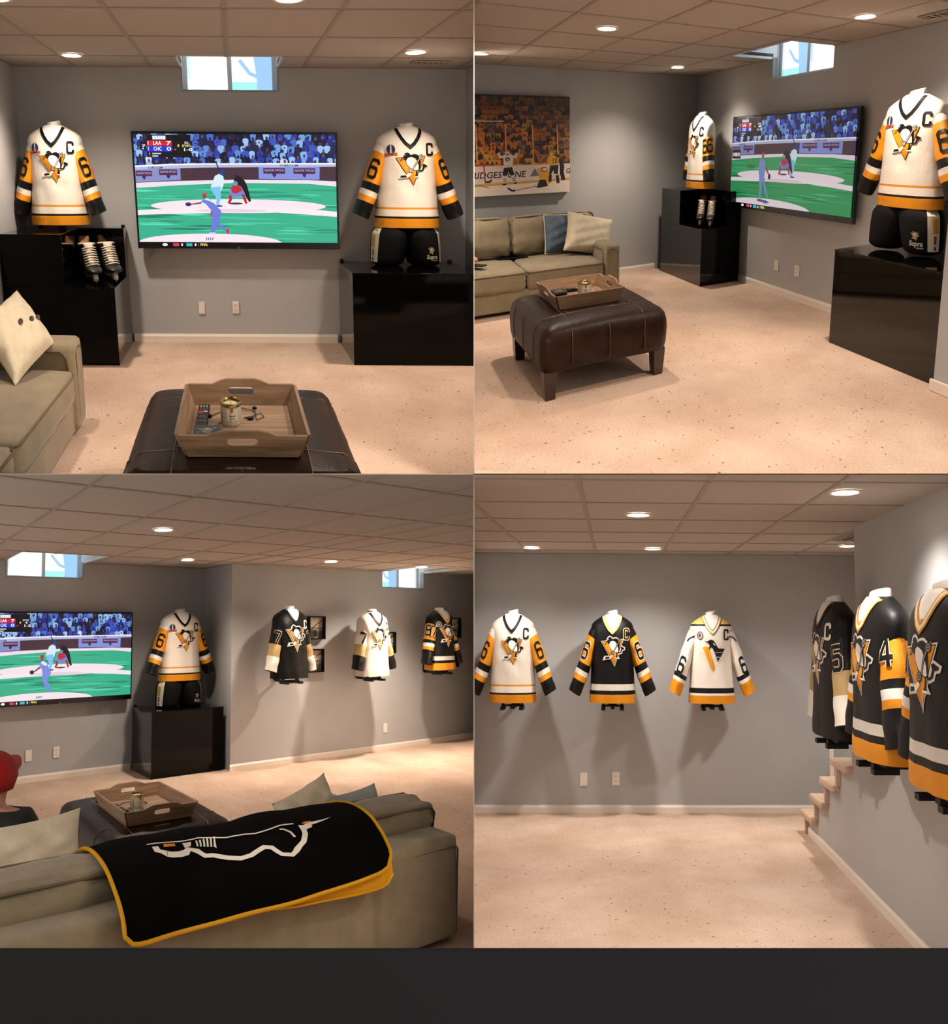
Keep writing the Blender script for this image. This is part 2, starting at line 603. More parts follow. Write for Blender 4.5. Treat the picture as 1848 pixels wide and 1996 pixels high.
def arrow_bird_drawing():
    """streamlined bird-head crest with a gold streak and a striped triangle; unit width, centred, y up"""
    cx, cy, k = 960.0, 950.0, 620.0
    t = lambda pts: [((x - cx) / k, (cy - y) / k) for x, y in pts]
    D = [('#e9a21c', t([(665, 800), (720, 770), (840, 790), (845, 850), (990, 1215), (990, 1260), (925, 1275), (880, 1200), (760, 950)])),
         ('#1a1412', t([(710, 668), (800, 672), (850, 645), (900, 635), (960, 655), (1010, 710), (1060, 790), (1110, 815), (1260, 820), (1200, 905), (985, 900),
                        (930, 800), (880, 790), (830, 860), (840, 790), (860, 770), (820, 695), (760, 685)])),
         ('#e8e0d6', t([(940, 705), (985, 720), (1010, 760), (960, 740)])),
         ('#1a1412', t([(975, 880), (1215, 885), (1150, 985), (1025, 985)])),
         ('#1a1412', t([(1030, 1000), (1140, 1000), (1062, 1085)])),
         ('#d9d2c8', t([(985, 890), (1205, 893), (1202, 900), (988, 898)])),
         ('#d9d2c8', t([(1026, 986), (1150, 986), (1146, 993), (1030, 993)]))]
    return D

# ---------------------------------------------------------------- hockey jerseys on white torso forms
GOLD, GOLDB, BLK, WHT, VEG = '#dd8f18', '#f0a52a', '#070607', '#e6ded2', '#b89a6a'
PAL_GOLD = (GOLD, BLK, '#efe9e2', '#b9b2a8', None)
PAL_GOLD_LINE = (GOLD, BLK, '#efe9e2', '#8d8880', '#d8d2cc')
PAL_VEG = (VEG, BLK, '#efe9e2', '#9d968c', None)
PAL_VEG_LINE = (VEG, BLK, '#efe9e2', '#9d968c', '#d9d0c6')
SL_92 = [(.0, .30, None), (.30, .605, GOLD), (.605, .68, BLK), (.68, .742, WHT), (.742, .81, GOLD), (.81, 1.0, BLK)]
STYLES = {
    'white_gold': dict(body=WHT, hem=[(0, .072, GOLD), (.072, .088, BLK), (.142, .157, GOLD)], sleeve=SL_92, collar=[(BLK, .026)], pal=PAL_GOLD, num=BLK, letter=BLK, lu=None),
    'black_gold': dict(body=BLK, hem=[(0, .075, GOLD), (.11, .165, '#d8d2c6')], sleeve=SL_92, collar=[('#e5cf78', .034)], pal=PAL_GOLD_LINE, num=BLK, letter='#2a1c10', lu='#e0c48a'),
    'white_yoke': dict(body=WHT, hem=[(0, .07, GOLD), (.09, .135, BLK)], sleeve=[(0, .20, '#dcb766'), (.20, .72, WHT), (.72, .775, BLK), (.775, .82, WHT), (.82, 1, GOLD)],
                       collar=[(BLK, .034), ('#ecd9ae', .024)], pal=None, num=BLK, letter='#2a1c14', lu=None, yoke='#dfb965'),
    'black_vegas': dict(body=BLK, hem=[], sleeve=[(0, .56, BLK), (.56, .74, VEG), (.74, 1, WHT)], collar=[(BLK, .03)], pal=PAL_VEG_LINE, num=BLK, numline='#cbb899', letter='#e6ded2', lu=None),
    'white_vegas': dict(body=WHT, hem=[(.088, .091, '#c9beb0')], sleeve=[(0, .56, WHT), (.56, .74, VEG), (.74, 1, BLK)], collar=[(BLK, .03)], pal=PAL_VEG, num='#1a1614', numline='#a2907a', letter='#3a3430', lu='#a39a8e'),
    'black_new': dict(body=BLK, hem=[(0, .09, GOLD), (.125, .178, '#d3ccc2')], sleeve=[(0, .25, BLK), (.25, .55, GOLD), (.55, .605, BLK), (.605, .665, '#e2dcd4'), (.665, .725, GOLD), (.725, 1, BLK)],
                      collar=[(GOLD, .036), ('#e8d9b0', .018)], pal=PAL_GOLD_LINE, num=BLK, numline='#d9cdb4', letter='#d8cfc0', lu=None),
}
PROF = [(0, .262, .125), (.07, .262, .125), (.15, .252, .120), (.30, .243, .116), (.45, .240, .118), (.55, .242, .118), (.62, .244, .112),
        (.662, .240, .102), (.688, .230, .094), (.710, .204, .086), (.733, .160, .077), (.755, .112, .068), (.773, .075, .058)]
def prof(z):
    z = min(max(z, 0), PROF[-1][0])
    for (z0, w0, d0), (z1, w1, d1) in zip(PROF, PROF[1:]):
        if z <= z1:
            t = (z - z0) / (z1 - z0)
            return w0 + (w1 - w0) * t, d0 + (d1 - d0) * t
    return PROF[-1][1:]
def fold(u, z, seed):
    a = max(0.0, 1 - z / .62)
    f = .0065 * a * math.sin(34 * u + 5 * z + seed) + .003 * a * math.sin(71 * u - 9 * z + 2 * seed)
    g = .004 * math.sin(26 * u + 30 * z + seed) * max(0, 1 - abs(z - .45) / .3)
    return f + g
SUP = 2.4
def front(u, z, seed):
    w, d = prof(z)
    r = min(abs(u) / w, 0.9995)
    return d * (1 - r ** SUP) ** (1 / SUP) + fold(u, z, seed) * (1 - r)

SLEEVE = [(.120, 0, .648, .070, .070), (.165, .0, .618, .074, .076), (.198, .004, .545, .075, .076), (.243, .010, .42, .075, .075),
          (.287, .020, .29, .074, .072), (.326, .028, .18, .073, .070), (.363, .034, .085, .069, .066)]
def sleeve_at(t, side, spread=1.0):
    x = t * (len(SLEEVE) - 1)
    i = min(int(x), len(SLEEVE) - 2); k = x - i
    a, b = SLEEVE[i], SLEEVE[i + 1]
    c = [a[j] + (b[j] - a[j]) * k for j in range(5)]
    du, dz = (b[0] - a[0]) * spread, b[2] - a[2]
    L = math.hypot(du, dz)
    e1 = (-dz / L * side, du / L)        # outward normal in the u-z plane
    base = SLEEVE[0][0]
    return ((base + (c[0] - base) * spread) * side, c[1], c[2]), e1, c[3], c[4]
def sleeve_pt(t, phi, side, off=0.0, spread=1.0):
    (u, v, z), e1, ra, rb = sleeve_at(t, side, spread)
    ra += off; rb += off
    wob = 1 + .035 * math.sin(9 * t * PI + 2 * phi) * min(1, t * 2)
    return (u + e1[0] * ra * wob * math.cos(phi), v + rb * wob * math.sin(phi), z + e1[1] * ra * wob * math.cos(phi))
SLEN = 0.64

def jersey(fr, style, label, group, nums=('6', '6'), letter='C', patch=None, seed=0.0, stand='bracket', wall=0.2, spread=1.0, skip=(), signature=False):
    st = STYLES[style]
    T = thing('jersey_mannequin', fr, label, 'jersey', group)
    # body cloth
    zs = sorted(set([round(i * .77 / 30, 4) for i in range(31)] + [z for h in st['hem'] for z in h[:2]] + ([.672, .688] if 'yoke' in st else [])))
    N = 40
    R, cols = [], []
    for z in zs:
        w, d = prof(z)
        ring = []
        for k in range(N):
            a = 2 * PI * k / N
            c, s = math.cos(a), math.sin(a)
            u = w * math.copysign(abs(c) ** (2 / SUP), c)
            v = d * math.copysign(abs(s) ** (2 / SUP), s)
            if s > 0: v += fold(u, z, seed) * (1 - abs(u) / w)
            ring.append((u, v, z))
        R.append(ring)
    for z0, z1 in zip(zs, zs[1:]):
        m = (z0 + z1) / 2
        c = st['body']
        for h in st['hem']:
            if h[0] <= m <= h[1]: c = h[2]
        if 'yoke' in st:
            if .672 <= m <= .688: c = BLK
            elif m > .688: c = st['yoke']
        cols.append(c)
    MB().rings(R, cols, caps=False).build('jersey_body', 'print_fabric', fr, T, smooth=True)
    # dark inside at the hem
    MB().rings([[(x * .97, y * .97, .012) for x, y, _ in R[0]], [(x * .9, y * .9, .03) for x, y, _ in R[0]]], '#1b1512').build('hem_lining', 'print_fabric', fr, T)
    # sleeves
    for side in (-1, 1):
        if side in skip: continue
        ts = sorted(set([i / 26 for i in range(27)] + [b for s in st['sleeve'] for b in s[:2]]))
        NR = 22
        rr, cc = [], []
        for t in ts:
            rr.append([sleeve_pt(t, 2 * PI * k / NR, side, 0, spread) for k in range(NR)])
        for a, b in zip(ts, ts[1:]):
            m = (a + b) / 2
            c = st['body']
            for s in st['sleeve']:
                if s[0] <= m <= s[1]: c = s[2] or st['body']
            cc.append(c)
        sl = MB().rings(rr, cc, caps=False)
        sl.rings([rr[-1], [sleeve_pt(.985, 2 * PI * k / NR, side, -.03, spread) for k in range(NR)]], '#0a0909')
        so = sl.build('sleeve', 'print_fabric', fr, T, smooth=True)
        num = nums[0] if side < 0 else nums[1]
        if so and num:
            D = []
            hgt = .105
            for k, ch in enumerate(num):
                x = (k - (len(num) - 1) / 2) * .078
                D += glyph(ch, x, 0, hgt, .19, st['num'], st.get('numline') or ('#e9dcc6' if style == 'black_gold' else None), .30, 1.05)
            if style == 'white_yoke':
                tc, pc = .63, 62
            else:
                tc, pc = {'black_new': .40, 'black_vegas': .47, 'white_vegas': .47}.get(style, .475), (58 if len(num) == 1 else 42)
            def nf(x, y, o, side=side, tc=tc, pc=pc):
                return sleeve_pt(tc - y / SLEN, math.radians(pc) - side * x / .082, side, o, spread)
            lay(MB(), D, nf, .0025, .0008, auto=.013).build('sleeve_number', 'print_fabric', fr, so, clean=False)
            if style == 'white_yoke':
                lay(MB(), [(BLK, q) for q in stroke([(-.055, .04), (-.02, .0), (.015, -.045)], .014)], lambda x, y, o, side=side: sleeve_pt(.30 - y / SLEN, math.radians(55) - x / .082, side, o, spread), .0025, .0002, auto=.02).build('sleeve_line', 'print_fabric', fr, so, clean=False)
    # form neck
    NP = [(.078, .715), (.068, .745), (.060, .775), (.058, .797), (.052, .803)]
    MB().rings([[(r * math.cos(2 * PI * k / 22), r * .92 * math.sin(2 * PI * k / 22) - .004, z + (.010 * math.cos(2 * PI * k / 22 + .6) if z > .79 else 0)) for k in range(22)] for r, z in NP]).build('form_neck', 'form_white', fr, T, smooth=True)
    # open neckline, collar, crest, letter
    fn = lambda x, y, o: (x, front(x, y, seed) + o, y)
    zt, wt, zb = .757, .098, .615
    edge = [(-wt, zt), (-.088, .725), (-.066, .683), (-.036, .643), (0, zb), (.036, .643), (.066, .683), (.088, .725), (wt, zt)]
    inner = [(x * .93, y + .004) for x, y in edge]
    top = [(.06, .7715), (-.06, .7715)]
    lay(MB(), [('#f6f1ea', inner + top)], fn, .0015, 0, lvl=3).build('form_chest', 'print_fabric', fr, T, clean=False)
    cm = MB()
    for k, (c, w) in enumerate(st['collar']):
        lay(cm, [(c, q) for q in stroke(edge, w)], fn, .004 + .0015 * k, 0, lvl=2)
    cm.build('collar', 'print_fabric', fr, T, clean=False)
    if style in ('black_new', 'white_vegas', 'black_vegas'):
        lay(MB(), [('#b7a07a', [(-.012, .655), (.012, .655), (0, .628)])], fn, .003).build('collar_badge', 'print_fabric', fr, T, clean=False)
    if st['pal']:
        D = [(c, [(x * .245 + .012, y * .245 + .455) for x, y in p]) for c, p in crest_drawing(st['pal'])]
        if style in ('black_vegas', 'black_new', 'white_vegas'):
            D = [(c, [((x - .012) * 1.12 + .005, (y - .455) * 1.14 + .45) for x, y in p]) for c, p in D]
    else:
        D = [(c, [(x * .265 + .01, y * .265 + .42) for x, y in p]) for c, p in arrow_bird_drawing()]
    lay(MB(), D, fn, .003, .00025, auto=.022).build('crest', 'print_fabric', fr, T, clean=False)
    if letter:
        lay(MB(), glyph(letter, .158, .598, .082, .20, st['letter'], st['lu'], .34, .92), fn, .003, .0002, auto=.03).build('letter_patch', 'print_fabric', fr, T, clean=False)
    if patch:
        px, pz = -.150, .585
        if patch == 'blue':
            D = [('#d9d2cc', ell(px, pz + .008, .040, .044)), ('#24324e', ell(px, pz + .010, .033, .038)), ('#c9c3bd', [(px - .004, pz + .05), (px + .004, pz + .05), (px + .007, pz - .02), (px - .007, pz - .02)]),
                 ('#c8523f', [(px - .046, pz - .018), (px + .046, pz - .012), (px + .050, pz - .034), (px + .02, pz - .030), (px - .02, pz - .036), (px - .046, pz - .044)]),
                 ('#4a2a26', [(px - .02, pz - .022), (px + .02, pz - .020), (px + .02, pz - .028), (px - .02, pz - .030)])]
        elif patch == 'round':
            D = [('#4b3b42', ell(px + .01, pz + .005, .034, .036)), ('#b9a8a4', ell(px + .01, pz + .005, .026, .028)), ('#5d4950', [(px - .006, pz - .014), (px + .026, pz + .0), (px + .012, pz + .024), (px - .004, pz + .02)])]
        else:
            D = [('#a89f92', [(px - .05, pz - .028), (px + .05, pz - .028), (px + .038, pz + .02), (px + .02, pz + .042), (px - .02, pz + .042), (px - .038, pz + .02)]),
                 ('#1a1715', ell(px, pz + .004, .026, .026, 12)), ('#b9b0a2', ell(px, pz + .004, .014, .016, 10))]
        lay(MB(), D, fn, .003, .0003, auto=.03).build('shoulder_patch', 'print_fabric', fr, T, clean=False)
    if style == 'white_gold':
        lay(MB(), [('#c9821c', [(-.232, .052), (-.205, .052), (-.218, .03)])], fn, .002).build('hem_tag', 'print_fabric', fr, T, clean=False)
    if signature:
        D = [('#26324e', q) for q in stroke([(-.04, .01), (-.03, -.006), (-.022, .012), (-.014, -.006), (.0, .006), (.012, -.004), (.03, .004), (.045, -.002)], .007)]
        lay(MB(), D, lambda x, y, o: sleeve_pt(.505 - y / SLEN, math.radians(58) + x / .082, -1, o, spread), .003, 0, auto=.02).build('signature', 'print_fabric', fr, T, clean=False)
    if stand == 'bracket':
        b = MB()
        b.box(-.05, .05, -wall, -wall + .012, -.04, .16)
        b.box(-.022, .022, -wall, .06, -.055, -.030)
        b.box(-.125, .125, .0, .035, -.036, -.020)
        for s in (-1, 1):
            b.box(s * .105 - .022, s * .105 + .022, -.03, .10, -.062, -.036)
            b.box(s * .105 - .012, s * .105 + .012, .0, .03, -.04, .05)
        b.build('wall_bracket', 'black_satin', fr, T)
    elif stand == 'post':
        MB().box(-.03, .03, -.03, .03, -wall, .06).build('support_post', 'black_satin', fr, T)
    return T

def hockey_pants(fr, label, group):
    """padded shorts; z = 0 is the jersey hem, legs reach down to about -0.27"""
    T = thing('hockey_pants', fr, label, 'pants', group)
    def leg_c(side, t):      # t: 0 waist -> 1 knee
        z = .06 - .335 * t
        k = min(1.0, max(0.0, (t - .12) / .22)); k = k * k * (3 - 2 * k)
        u = side * (.098 + .056 * t)
        ra = .125 + (.035 + .010 * math.sin(t * PI) - .022 * t) * k
        rb = .095 + (.030 + .012 * math.sin(t * PI)) * k
        return u, z, ra, rb
    def pt(side, t, a, o=0):
        u, z, ra, rb = leg_c(side, t)
        return (u + (ra + o) * math.cos(a), (rb + o) * math.sin(a), z)
    for side in (-1, 1):
        rs = []
        for i in range(15):
            t = i / 14
            rs.append([pt(side, t, 2 * PI * k / 24) for k in range(24)])
        for sc, dz in ((.93, .014), (.75, .028), (.4, .036)):
            u, z, ra, rb = leg_c(side, 1)
            rs.append([(u + ra * sc * math.cos(2 * PI * k / 24), rb * sc * math.sin(2 * PI * k / 24), z - dz) for k in range(24)])
        lg = MB().rings(rs).build('pant_leg', 'pants_black', fr, T, smooth=True)
        if not lg: continue
        # side stripe, wrapped on the outer front of the thigh
        D = [('#cfc7b6', rect(0, .10, .62, 1.0)), ('#b9873a', rect(.06, .10, .36, .66)), ('#7d3a30', rect(.18, .70, .32, .86)), ('#2a1c18', rect(.2, .90, .3, .97))]
        def sf(x, y, o, side=side):
            a = PI - .12 - x if side < 0 else .12 + x
            return pt(side, y, a, o)
        lay(MB(), D, sf, .002, .0006, auto=.18).build('side_stripe', 'print_fabric', fr, lg, clean=False)
        if side > 0:
            def lf(x, y, o):
                a = math.radians(74) - x / .15
                return pt(1, .80 - y / .335, a, o)
            D = [(c, [(x * .05, y * .055 + .03) for x, y in p]) for c, p in crest_drawing(('#caa35a', '#1a1512', '#d8cdb6', '#9d968c', '#cfc3a6'))]
            D += words('Supra', -.052, -.034, .032, '#cfc8bc', .03, .10, up=1, slant=.25)
            D += [('#a39c90', rect(.002 + .009 * k, -.052, .009 + .009 * k, -.043)) for k in range(6)]
            lay(MB(), D, lf, .002, .0001, auto=.04).build('leg_logo', 'print_fabric', fr, lg, clean=False)
    return T

# ---------------------------------------------------------------- soft furniture
def cushion_mesh(su, sv, sz, puff=(.02, .02, .03), n=8, c=(0, 0, 0), r=.035, sag=0.0, wr=0.0, seed=0):
    """a soft box: rounded edges, faces bulging outwards"""
    rnd = random.Random(seed)
    ph = [rnd.uniform(0, 6.28) for _ in range(4)]
    mb = MB()
    idx = {}
    vs, fs = [], []
    def put(x, y, z):
        key = (round(x, 5), round(y, 5), round(z, 5))
        if key in idx: return idx[key]
        hu, hv, hz = su / 2, sv / 2, sz / 2
        X, Y, Z = x * hu, y * hv, z * hz
        # round: clamp to inner box then push out by r
        rr = min(r, hu * .95, hv * .95, hz * .95)
        ix, iy, iz = max(-hu + rr, min(hu - rr, X)), max(-hv + rr, min(hv - rr, Y)), max(-hz + rr, min(hz - rr, Z))
        d = Vector((X - ix, Y - iy, Z - iz))
        if d.length > 1e-9: d = d.normalized() * rr
        P = Vector((ix, iy, iz)) + d
        bx, by, bz = 1 - x * x, 1 - y * y, 1 - z * z
        P.x += math.copysign(puff[0], x) * by * bz * (abs(x) ** 3)
        P.y += math.copysign(puff[1], y) * bx * bz * (abs(y) ** 3)
        P.z += math.copysign(puff[2], z) * bx * by * (abs(z) ** 3)
        if z > 0: P.z -= sag * bx * by
        if wr:
            k = wr * (math.sin(11 * x + 7 * y + ph[0]) * .5 + math.sin(19 * y - 8 * z + ph[1]) * .3 + math.sin(23 * x + 13 * z + ph[2]) * .3)
            P += Vector((x * abs(x), y * abs(y), z * abs(z))) * k
        idx[key] = len(vs)
        vs.append((c[0] + P.x, c[1] + P.y, c[2] + P.z))
        return idx[key]
    g = [-1, -.93, -.8] + [-.8 + 1.6 * i / n for i in range(1, n)] + [.8, .93, 1]
    for ax in range(3):
        for s in (-1, 1):
            for i in range(len(g) - 1):
                for j in range(len(g) - 1):
                    q = []
                    for a, b in ((g[i], g[j]), (g[i + 1], g[j]), (g[i + 1], g[j + 1]), (g[i], g[j + 1])):
                        t = [0, 0, 0]
                        t[ax] = s; t[(ax + 1) % 3] = a; t[(ax + 2) % 3] = b
                        q.append(put(*t))
                    fs.append(q if s > 0 else q[::-1])
    mb.add(vs, fs)
    return mb

def tilt(mb, axis, ang, piv):
    R = Matrix.Rotation(ang, 3, axis)
    pv = Vector(piv)
    mb.v = [tuple(R @ (Vector(v) - pv) + pv) for v in mb.v]
    return mb

def piping_loop(su, sv, c, z, r=.006, inset=.018):
    hu, hv = su / 2 - .004, sv / 2 - .004
    k = .035
    pts = []
    for sx, sy, a0 in ((1, 1, 0), (-1, 1, 90), (-1, -1, 180), (1, -1, 270)):
        for t in range(0, 91, 30):
            a = math.radians(a0 + t)
            pts.append((c[0] + sx * (hu - k) + k * math.cos(a), c[1] + sy * (hv - k) + k * math.sin(a), z))
    return MB().tube(pts + [pts[0]], r, 6, caps=False)

def sofa(fr, label, length=2.05, depth=.95, back_h=.51, seat_h=.36, arm_h=.495, cush_top=.70, right_arm=True, left_arm=True, cloth='sofa_cloth', seat_n=2, back_rows=True, bc_pad=-.03, group='taupe sofas'):
    """u = 0 is the outer face of the right arm, the sofa runs to u = -length; v = 0 back, v = depth front"""
    T = thing('sofa', fr, label, 'sofa', group)
    aw, bt = .17, .17
    u0 = -length + (aw if left_arm else .02)
    u1 = -aw if right_arm else -.02
    MB().box(u0, u1, .04, depth - .03, .03, seat_h - .16).build('base', cloth, fr, T, bevel=.012)
    if right_arm or left_arm:
        for side, on in ((0, right_arm), (-1, left_arm)):
            if not on: continue
            a0 = -aw if side == 0 else -length
            arm = cushion_mesh(aw, depth - .02, arm_h - .03, (.004, .006, .006), 6, (a0 + aw / 2, depth / 2, (arm_h + .03) / 2), .035)
            ao = arm.build('arm', cloth, fr, T, smooth=True)
            if ao:
                ui, uo = a0 + .035, a0 + aw - .035
                fr_pts = [(ui, depth - .012, .10), (ui, depth - .008, arm_h - .07), (ui + .03, depth - .008, arm_h - .04), (uo - .03, depth - .008, arm_h - .04), (uo, depth - .008, arm_h - .07), (uo, depth - .012, .10)]
                MB().tube(fr_pts, .004, 6).build('piping', 'sofa_piping', fr, ao, smooth=True)
                uu = a0 if side == 0 else a0 + aw
                MB().tube([(uu - .003, .22, seat_h + .0), (uu - .004, .24, arm_h - .045), (uu - .004, depth - .08, arm_h - .045), (uu - .004, depth - .05, arm_h - .08), (uu - .003, depth - .045, seat_h - .02)], .004, 6).build('piping', 'sofa_piping', fr, ao, smooth=True)
    bk = cushion_mesh(length - .02, bt, back_h - .03, (.003, .012, .004), 8, (-length / 2, bt / 2, (back_h + .03) / 2), .03)
    bo = bk.build('back', cloth, fr, T, smooth=True)
    if bo:
        MB().tube([(-length + .02, .012, .05), (-length + .015, .004, back_h - .07), (-length + .03, .002, back_h - .055), (-.03, .002, back_h - .055), (-.015, .004, back_h - .07), (-.02, .012, .05)], .0045, 6).build('piping', 'sofa_piping', fr, bo, smooth=True)
    w = (u1 - u0) / seat_n
    for k in range(seat_n):
        cu = u0 + w * (k + .5)
        sd = depth - bt - .02
        cc = (cu, bt + .01 + sd / 2, seat_h - .085)
        m = cushion_mesh(w - .008, sd, .17, (.004, .012, .016), 8, cc, .035, 0, .004, k)
        so = m.build('seat_cushion', cloth, fr, T, smooth=True)
        if so:
            piping_loop(w - .008, sd + .016, cc, seat_h - .022).build('piping', 'sofa_piping', fr, so, smooth=True)
        if back_rows:
            bh = cush_top - seat_h
            bw = (length + 2 * bc_pad) / seat_n
            cu = -length - bc_pad + bw * (k + .5)
            bc = (cu, bt + .10, seat_h + bh / 2)
            m = tilt(cushion_mesh(bw - .012, .20, bh, (.01, .03, .012), 10, bc, .05, 0, .010, 5 + k), 'X', math.radians(9), (cu, bt + .02, seat_h))
            bo2 = m.build('back_cushion', cloth, fr, T, smooth=True)
            if bo2:
                for vv in (-.085, .085):
                    hu, hz = (bw - .012) / 2 - .012, bh / 2 - .012
                    pts = [(cu - hu, bc[1] + vv, bc[2] - hz), (cu - hu - .004, bc[1] + vv, bc[2]), (cu - hu, bc[1] + vv, bc[2] + hz - .03), (cu - hu + .03, bc[1] + vv, bc[2] + hz),
                           (cu, bc[1] + vv, bc[2] + hz + .006), (cu + hu - .03, bc[1] + vv, bc[2] + hz), (cu + hu, bc[1] + vv, bc[2] + hz - .03), (cu + hu + .004, bc[1] + vv, bc[2]), (cu + hu, bc[1] + vv, bc[2] - hz)]
                    tilt(MB().tube(pts, .006, 6), 'X', math.radians(9), (cu, bt + .02, seat_h)).build('piping', 'sofa_piping', fr, bo2, smooth=True)
    return T

def pillow(fr, label, e1, e2, size, thick, mat, buttons=(), group='throw pillows', seed=0, ears=.05, wr=.006, edge=None, ortho=True):
    """square scatter cushion centred on the frame; e1, e2 = its side and up directions in (u, v, z)"""
    T = thing('throw_pillow', fr, label, 'pillow', group)
    e1 = Vector(e1).normalized(); e2 = Vector(e2)
    e2 = (e2 - e1 * e2.dot(e1)).normalized() if ortho else e2.normalized()
    e3 = e1.cross(e2).normalized()
    rnd = random.Random(seed)
    ph = [rnd.uniform(0, 6) for _ in range(6)]
    N = 22
    sx, sy = size if isinstance(size, tuple) else (size, size)
    def P(x, y, s):
        pinch = 1 - ears * 1.6 * (1 - (abs(x) ** 2.2)) * (abs(y) ** 3)
        pinch2 = 1 - ears * 1.6 * (1 - (abs(y) ** 2.2)) * (abs(x) ** 3)
        X, Y = x * sx / 2 * pinch2, y * sy / 2 * pinch
        h = thick / 2 * (max(0, (1 - x ** 4) * (1 - y ** 4))) ** .62
        h += wr * (math.sin(9 * x + 5 * y + ph[0]) + math.sin(13 * y - 6 * x + ph[1]) * .7 + math.sin(17 * x + 11 * y + ph[2]) * .5) * (1 - x ** 6) * (1 - y ** 6)
        Q = e1 * X + e2 * Y + e3 * (h * s)
        return (Q.x, Q.y, Q.z)
    vs, fs = [], []
    for s in (1, -1):
        b = len(vs)
        for i in range(N + 1):
            for j in range(N + 1):
                vs.append(P(-1 + 2 * i / N, -1 + 2 * j / N, s))
        for i in range(N):
            for j in range(N):
                a = b + i * (N + 1) + j
                fs.append((a, a + 1, a + N + 2, a + N + 1))
    mb = MB().add(vs, fs)
    o = mb.build('cover', mat, fr, T, smooth=True)
    if edge:
        pts = []
        for k in range(N + 1): pts.append(P(-1 + 2 * k / N, -1, 1))
        for k in range(N + 1): pts.append(P(1, -1 + 2 * k / N, 1))
        for k in range(N + 1): pts.append(P(1 - 2 * k / N, 1, 1))
        for k in range(N + 1): pts.append(P(-1, 1 - 2 * k / N, 1))
        MB().tube(pts, .006, 6, caps=False).build('piping', edge, fr, T, smooth=True)
    for x, y in buttons:
        c = Vector(P(x, y, 1)) + e3 * .004
        b = MB()
        rs = []
        for rr, h in ((.016, 0), (.016, .004), (.011, .006), (.004, .005)):
            rs.append([tuple(c + (e1 * math.cos(2 * PI * k / 12) + e2 * math.sin(2 * PI * k / 12)) * rr + e3 * h) for k in range(12)])
        b.rings(rs).build('button', 'button_brown', fr, T, smooth=False)
    return T

def ottoman(fr, label, su=.85, sv=.84, top=.42, group='brown leather ottomans', legs=True):
    T = thing('ottoman', fr, label, 'ottoman', group)
    z0 = .155
    h = top - z0
    N = 26
    vs, fs = [], []
    rc = .075
    # plan outline ring, built as stacked rings then a top grid
    def outline(inset, n=44):
        pts = []
        hu, hv = su / 2 - inset, sv / 2 - inset
        r = max(.02, .07 - inset * .4)
        for cx, cy, a0 in ((hu - r, hv - r, 0), (-hu + r, hv - r, 90), (-hu + r, -hv + r, 180), (hu - r, -hv + r, 270)):
            for k in range(7):
                a = math.radians(a0 + 15 * k)
                pts.append((cx + r * math.cos(a), cy + r * math.sin(a)))
        out = []
        m = len(pts)
        for i in range(m):
            a, b = pts[i], pts[(i + 1) % m]
            seg = 6 if i % 7 == 6 else 1
            for k in range(seg):
                out.append((a[0] + (b[0] - a[0]) * k / seg, a[1] + (b[1] - a[1]) * k / seg))
        return out
    rings = []
    for inset, z in ((.03, z0), (.012, z0 + .012), (.004, z0 + .05), (.0, z0 + h * .5), (.003, top - .085), (.014, top - .045), (.036, top - .02), (.07, top - .006), (.12, top), (.19, top + .004), (.28, top + .006), (.36, top + .006)):
        rings.append([(x, y, z + .004 * math.sin(9 * x + 5) * math.sin(8 * y + 2)) for x, y in outline(inset)])
    b = MB().rings(rings)
    body = b.build('cushion_body', 'leather', fr, T, smooth=True)
    # seams across the top and down the sides
    for s in (-1, 1):
        for t in (-.28, 0, .28):
            MB().tube([(t * su, s * (sv / 2 + .001), z0 + .03), (t * su, s * (sv / 2 + .001), top - .08), (t * su, s * (sv / 2 - .016), top - .042), (t * su, s * (sv / 2 - .06), top - .008), (t * su, s * (sv / 2 - .20), top + .004), (t * su, 0, top + .006)], .0028, 5).build('seam', 'leather_seam', fr, body, smooth=True)
            MB().tube([(s * (su / 2 + .001), t * sv, z0 + .03), (s * (su / 2 + .001), t * sv, top - .08), (s * (su / 2 - .016), t * sv, top - .042), (s * (su / 2 - .06), t * sv, top - .008), (s * (su / 2 - .20), t * sv, top + .004), (0, t * sv, top + .006)], .0028, 5).build('seam', 'leather_seam', fr, body, smooth=True)
    for x in (-.14, .14):
        for y in (-.14, .14):
            MB().ball((x * 1.55, y * 1.6, top + .006), (.017, .017, .007), 10, 5).build('tuft_button', 'leather', fr, body, smooth=True)
    for sx in (-1, 1):
        for sy in (-1, 1):
            cx, cy = sx * (su / 2 - .065), sy * (sv / 2 - .065)
            MB().rings([[(cx + a * r, cy + c * r, z) for a, c in ((-1, -1), (1, -1), (1, 1), (-1, 1))] for r, z in ((.030, 0), (.036, .06), (.042, z0 + .01))]).build('leg', 'dark_wood', fr, T, bevel=.003)
    return T

